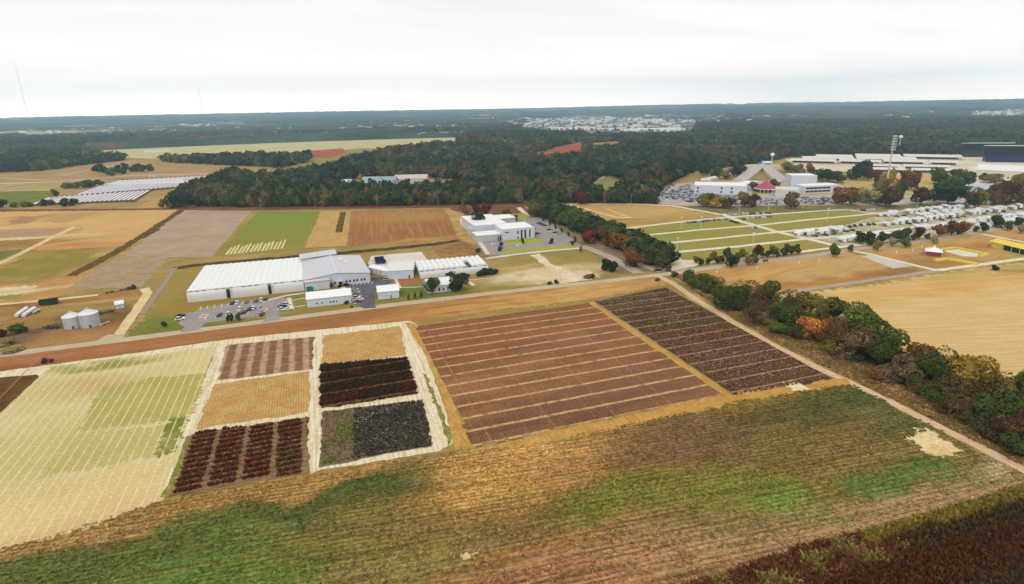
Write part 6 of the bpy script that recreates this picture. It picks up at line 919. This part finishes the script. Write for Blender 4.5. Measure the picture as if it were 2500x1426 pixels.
A, ang, L = frame((2258, 624), (2298, 628)); r = root_at('marquee', A, ang, 'white marquee with a central peak on the paddock', 'marquee'); D = 10; m = MB(); b_ = [(-.4, -.4, 3), (L + .4, -.4, 3), (L + .4, D + .4, 3), (-.4, D + .4, 3)]; t_ = [(L * .42, D * .42, 5.0), (L * .58, D * .42, 5.0), (L * .58, D * .58, 5.0), (L * .42, D * .58, 5.0)]; p_ = [(L / 2, D / 2, 7.0)]; v = b_ + t_ + p_; m.add(v, [(i, (i + 1) % 4, 4 + (i + 1) % 4, 4 + i) for i in range(4)] + [(4 + i, 4 + (i + 1) % 4, 8) for i in range(4)] + [(3, 2, 1, 0)]); m.build('canopy', WHITEP, r); bx('valance', r, plain('tent_dark', (150, 70, 56), rough=.8), .1, L - .1, .1, D - .1, .02, 2.6); [bx('pole', r, WHITEP, x, x + .15, y, y + .15, 0, 3) for x in (-.2, L) for y in (-.2, D)]
for k, (x, y, s) in enumerate([(1749, 668, 'first'), (1848, 657, 'second'), (1951, 644, 'third'), (2000, 639, 'fourth'), (2188, 619, 'fifth'), (2228, 614, 'sixth'), (2250, 605, 'seventh')]):
    r = root_at('marker_post', G(x, y), 0, 'white marker post, %s from the left in the golden fields' % s, 'marker post', 'white marker posts'); m = MB(); m.cyl(0, 0, .35, .3, 0, 1.3, 8); m.cyl(0, 0, .42, .2, 1.3, 1.7, 8); m.build('post', WHITEP, r)
at(2428, 660, 3.2, 4, 'deep', 'small dark bush beside the cream lane near the paddock', cat='bush', name='bush', kind='mid', low=0)
r = root_at('info_board', G(1868, 642), .1, 'dark board on two posts under the young trees by the camp road', 'board'); bx('panel', r, DARKM, -2.2, 2.2, -.1, .1, 1.0, 2.2); [bx('post', r, DARKM, x, x + .2, -.1, .1, 0, 1.0) for x in (-2, 1.8)]
def lamp(x, y, h, label, group): 
    r = root_at('lamp_post', G(x, y), 0, label, 'lamp post', group); m = MB(); m.cyl(0, 0, .16, .1, 0, h, 8); m.build('pole', WHITEP, r); m = MB(); m.box(-.9, .9, -.25, .25, h, h + .5); m.build('lamp_head', WHITEP, r)
for k, (x, y, h) in enumerate([(1663, 557, 9), (1711, 556, 9), (1652, 620, 11), (1837, 606, 11), (1804, 522, 12), (1875, 518, 12), (1958, 512, 10), (2019, 541, 11), (2024, 594, 12), (2238, 508, 9), (1760, 506, 9)]): lamp(x, y, h, 'slim white lamp post, %s listed over the camp site lawns' % nth(k + 1) if False else 'slim white lamp post %s' % ['at the first lane west end', 'on the first lane west half', 'at the lower lane corner', 'over the lowest lawn', 'behind the camp crossing', 'before the campus cars', 'beside the campus lawn', 'on the upper right lawn', 'beside the camper row nearest the lawn', 'at the back camper row', 'beside the avenue end field'][k], 'lamp posts over the camp site')
for k, (x, y) in enumerate([(513, 508), (637, 511), (772, 514), (922, 511), (1071, 508), (1318, 500), (1476, 499), (1540, 503)]):
    r = root_at('utility_pole', G(x, y), .2, 'wooden utility pole, %s from the left along the wood edge' % nth(k + 1), 'utility pole', 'utility poles along the wood edge'); m = MB(); m.cyl(0, 0, .28, .18, 0, 12.5, 7); m.build('pole', WOOD, r); bx('crossarm', r, WOOD, -1.5, 1.5, -.1, .1, 11.3, 11.55)
# flood light mast
r = root_at('floodlight_mast', G(2161, 468), 0, 'very tall floodlight mast with stacked lamp rows on campus', 'floodlight mast'); m = MB(); m.cyl(0, 0, 1.1, .55, 0, 62, 10); m.build('pole', plain('mast_cream', (222, 210, 186), rough=.6), r)
for k in range(6): m = MB(); [m.box(q * 1.5 - .6, q * 1.5 + .6, -.9 - .2 * (k % 2), -.3, 46 + k * 2.9, 47.5 + k * 2.9) for q in (-2, -1, 0, 1, 2)]; m.box(-3.8, 3.8, -.3, -.1, 46.5 + k * 2.9, 46.8 + k * 2.9); m.build('lamp_row', STEEL, r)
for x, y, h, rad, lab in [(1883, 404, 17, 3.3, 'white ball water tower behind the campus galleries'), (2192, 377, 32, 3.4, 'white ball water tower rising beside the floodlight mast')]:
    r = root_at('water_tower', G(x, y), 0, lab, 'water tower'); m = MB(); m.cyl(0, 0, 1.3, .7, 0, h - rad * .8, 10); m.build('stem', STEEL, r); me = bpy.data.meshes.new('tank'); bm = bmesh.new(); bmesh.ops.create_uvsphere(bm, u_segments=20, v_segments=14, radius=rad); bm.to_mesh(me); bm.free(); me.materials.append(WHITEP); [setattr(p, 'use_smooth', True) for p in me.polygons]; o = link('tank', me, r); o.location = (0, 0, h)
# solar panels
def pv():
    t = NT('panel_glass'); t.b.inputs['Roughness'].default_value = .3; t.b.inputs['Specular IOR Level'].default_value = .5; t.b.inputs['Metallic'].default_value = .25
    f = t.noise(.8, 2); t.color(t.mix(f, (.48, .45, .48, 1), (.58, .55, .58, 1))); return t.m  # pale lavender base colour paints in the sky reflected by the panels
PV = pv()
area('solar_ground', [(76, 503), (330, 493), (372, 466), (430, 460), (520, 430), (296, 438), (246, 452), (186, 476), (118, 484)], _mats['ditch_grass'], 'dark grass between the solar panel rows', res=5, jit=1)
for blk, (b0, b1, t0, t1, n) in enumerate([((83, 500), (324, 489), (124, 483), (364, 465), 21), ((190, 477), (424, 458), (250, 454), (454, 441), 20), ((252, 453), (452, 448), (298, 441), (516, 430), 20)]):
    P = [G(*p) for p in (b0, b1, t0, t1)]
    for i in range(n):
        f = i / (n - 1); a = P[0] + (P[1] - P[0]) * f; b = P[2] + (P[3] - P[2]) * f; d = b - a; L = np.linalg.norm(d); ang = math.atan2(d[1], d[0]); r = root_at('solar_panel_row', a, ang, 'tilted solar panel row, %s from the left in the %s block' % (nth(i + 1), ('front', 'middle', 'back')[blk]), 'solar panels', 'solar panel rows in the %s block' % ('front', 'middle', 'back')[blk])
        m = MB(); m.prism([(-1.2, .45), (1.2, 1.15), (1.2, 1.25), (-1.2, .55)], 0, L - 2, 'x'); m.build('panel', PV, r); m = MB(); [m.box(x, x + .15, -.1, .1, 0, .8) for x in np.arange(1, L - 3, 6)]; m.build('post', DARKM, r)
for k, (x, y) in enumerate([(371, 431), (455, 441)]):
    r = root_at('inverter_hut', G(x, y), .2, 'white inverter hut %s of the solar panels' % ('at the back', 'on the right edge')[k], 'hut'); bx('wall', r, WHITEP, -4, 4, -1.5, 1.5, .2, 3.0); bx('roof', r, PALE, -4.2, 4.2, -1.7, 1.7, 3.02, 3.2); bx('door', r, DARKM, -.5, .5, -1.56, -1.4, .3, 2.3)
for k in range(8):
    x = 440 + k * 40; 
# ------------------------------------------------------------------ far masts and the town
for x, yb, yt, lab in [(77, 316, 166, 'tall thin broadcast mast far away at the left'), (500, 309, 218, 'thin broadcast mast far away left of the centre'), (968, 285, 236, 'faint broadcast mast near the horizon')]:
    p = G(x, yb); D = np.dot(np.append(p, -HC), fw); h = (yb - yt) * D / F / math.cos(_p); r = root_at('broadcast_mast', p, 0, lab, 'mast'); m = MB(); wd = 1.1; n = 40
    m.cyl(0, 0, wd, wd * .8, 0, h, 6); m.build('mast', plain('mast_grey', (184, 182, 188), rough=.7), r); m = MB(); m.cyl(0, 0, .4, .3, h, h + h * .05, 5); m.build('antenna', plain('mast_grey', (184, 182, 188)), r); m = MB(); m.box(-7, 7, -5, 5, 0, 5); m.build('base_building', WHITEP, r)
TW = [plain('town_' + str(i), c, rough=.8) for i, c in enumerate([(255, 255, 255), (250, 244, 238), (230, 218, 208), (206, 190, 180), (252, 248, 240)])]
def town_block(p, wd, dp, h, ang, label, group, i, name='distant_building'):
    r = root_at(name, p, ang, label, 'building', group); bx('wall', r, TW[i], -wd / 2, wd / 2, -dp / 2, dp / 2, 0, h); bx('roof', r, TW[(i + 1) % 5] if i != 3 else TW[0], -wd / 2 - .5, wd / 2 + .5, -dp / 2 - .5, dp / 2 + .5, h + .01, h + .6)
rr = random.Random(21); nb_ = 0
for poly, n, wr, hr, lab in [([(1280, 318), (1300, 298), (1420, 286), (1560, 291), (1680, 301), (1655, 320), (1480, 324)], 140, (18, 60), (9, 17), 'distant town in the middle of the horizon'), ([(2370, 289), (2540, 278), (2540, 270), (2390, 277)], 20, (20, 50), (10, 18), 'distant suburb at the right horizon'), ([(1022, 335), (1126, 331), (1126, 327), (1022, 329)], 9, (25, 60), (9, 13), 'row of sheds behind the long meadow'), ([(505, 312), (596, 308), (586, 301), (515, 304)], 16, (10, 24), (7, 12), 'distant hamlet behind the meadow'), ([(640, 296), (1240, 282), (1240, 272), (640, 280)], 24, (30, 70), (12, 20), 'faint far town below the horizon'), ([(1700, 300), (2300, 290), (2300, 270), (1700, 275)], 34, (14, 36), (9, 16), 'scattered houses in the far right woods'), ([(0, 312), (420, 304), (420, 296), (0, 300)], 10, (30, 60), (12, 18), 'scattered far sheds at the left horizon'), ([(900, 318), (1270, 316), (1270, 292), (900, 300)], 20, (14, 40), (12, 17), 'wooded suburb left of the distant town'), ([(1680, 306), (1960, 300), (1960, 282), (1690, 288)], 14, (14, 34), (12, 17), 'wooded suburb right of the distant town')]:
    W = np.array([G(*p) for p in poly]); px = np.array(poly, float); c = 0
    while c < n:
        q = np.array([[rr.uniform(px[:, 0].min(), px[:, 0].max()), rr.uniform(px[:, 1].min(), px[:, 1].max())]])
        if not inpoly(q, px)[0]: continue
        c += 1; nb_ += 1; town_block(G(*q[0]), rr.uniform(*wr), rr.uniform(10, 24), rr.uniform(*hr), rr.uniform(-.4, .4), 'small pale building in the %s' % lab, 'buildings in the %s' % lab, rr.choice([0, 0, 1, 2, 3, 4]))
for x, y, wd, dp, h, i, lab in [(1500, 322, 190, 60, 14, 0, 'long white warehouse at the near edge of the town, left half'), (1590, 324, 230, 70, 14, 4, 'long cream warehouse at the near edge of the town, right half'), (1390, 317, 110, 50, 11, 0, 'white store left of the long warehouses'), (1290, 316, 60, 40, 12, 0, 'white store at the left end of the town'), (1765, 314, 90, 16, 8, 0, 'thin white shed right of the town'), (1880, 309, 30, 16, 10, 0, 'white house alone in the far woods right of the town'), (1325, 388, 60, 12, 5, 0, 'low white shed beside the red clearing'), (1400, 387, 50, 12, 5, 0, 'second low white shed beside the red clearing'), (2005, 365, 40, 16, 9, 0, 'white building in the wood above the long sheds, left of two'), (2040, 370, 60, 18, 9, 0, 'white building in the wood above the long sheds, right of two'), (385, 371, 60, 14, 4, 0, 'long low white shed on the pale meadow'), (440, 336, 16, 14, 16, 0, 'white tall farm building behind the meadow'), (452, 338, 34, 14, 6, 0, 'low white farm shed behind the meadow'), (800, 337, 20, 12, 6, 1, 'small pale barn at the meadow edge')]: town_block(G(x, y), wd, dp, h, 0.0 if y > 360 else -.2, lab, None, i)
print('town', nb_)
rs9 = np.random.RandomState(33); mm = MB(); cnt = 0
while cnt < 620:                                              # the rest of the town and its suburbs, one mass
    x, yk = rs9.uniform(0, 2500), rs9.rand() ** 1.3; y = 289 - .0198 * x + 9 + yk * 40; g_ = G(x, y)
    v = vnoise(g_[None], 500, 91)[0] + .6 * vnoise(g_[None], 150, 92)[0] + (.5 if 1250 < x < 1700 else .25 if 800 < x else -.1)
    if v < .35: continue
    cnt += 1; wd, dp, h = rs9.uniform(10, 34), rs9.uniform(8, 16), rs9.uniform(13, 19); mm.cur = rs9.randint(0, 5); mm.box(g_[0] - wd / 2, g_[0] + wd / 2, g_[1] - dp / 2, g_[1] + dp / 2, 0, h)
tag(mm.build('distant_buildings', TW), 'countless pale roofs scattered through the far suburbs', 'buildings', kind='stuff')

# ------------------------------------------------------------------ air
hz = MB(); hz.box(-13400, 13400, -13400, 13400, -3, 640); me = hz.mesh('haze', bpy.data.materials.new('air')); am = me.materials[0]; am.use_nodes = True; at_ = am.node_tree; at_.nodes.clear(); pv_ = at_.nodes.new('ShaderNodeVolumePrincipled'); pv_.inputs['Color'].default_value = (.52, .80, 1.0, 1); pv_.inputs['Density'].default_value = 1.0e-4; pv_.inputs['Anisotropy'].default_value = 0.6; o_ = at_.nodes.new('ShaderNodeOutputMaterial'); at_.links.new(pv_.outputs[0], o_.inputs['Volume'])
tag(link('haze', me), 'thin bluish haze over the far woods', 'haze', kind='stuff')
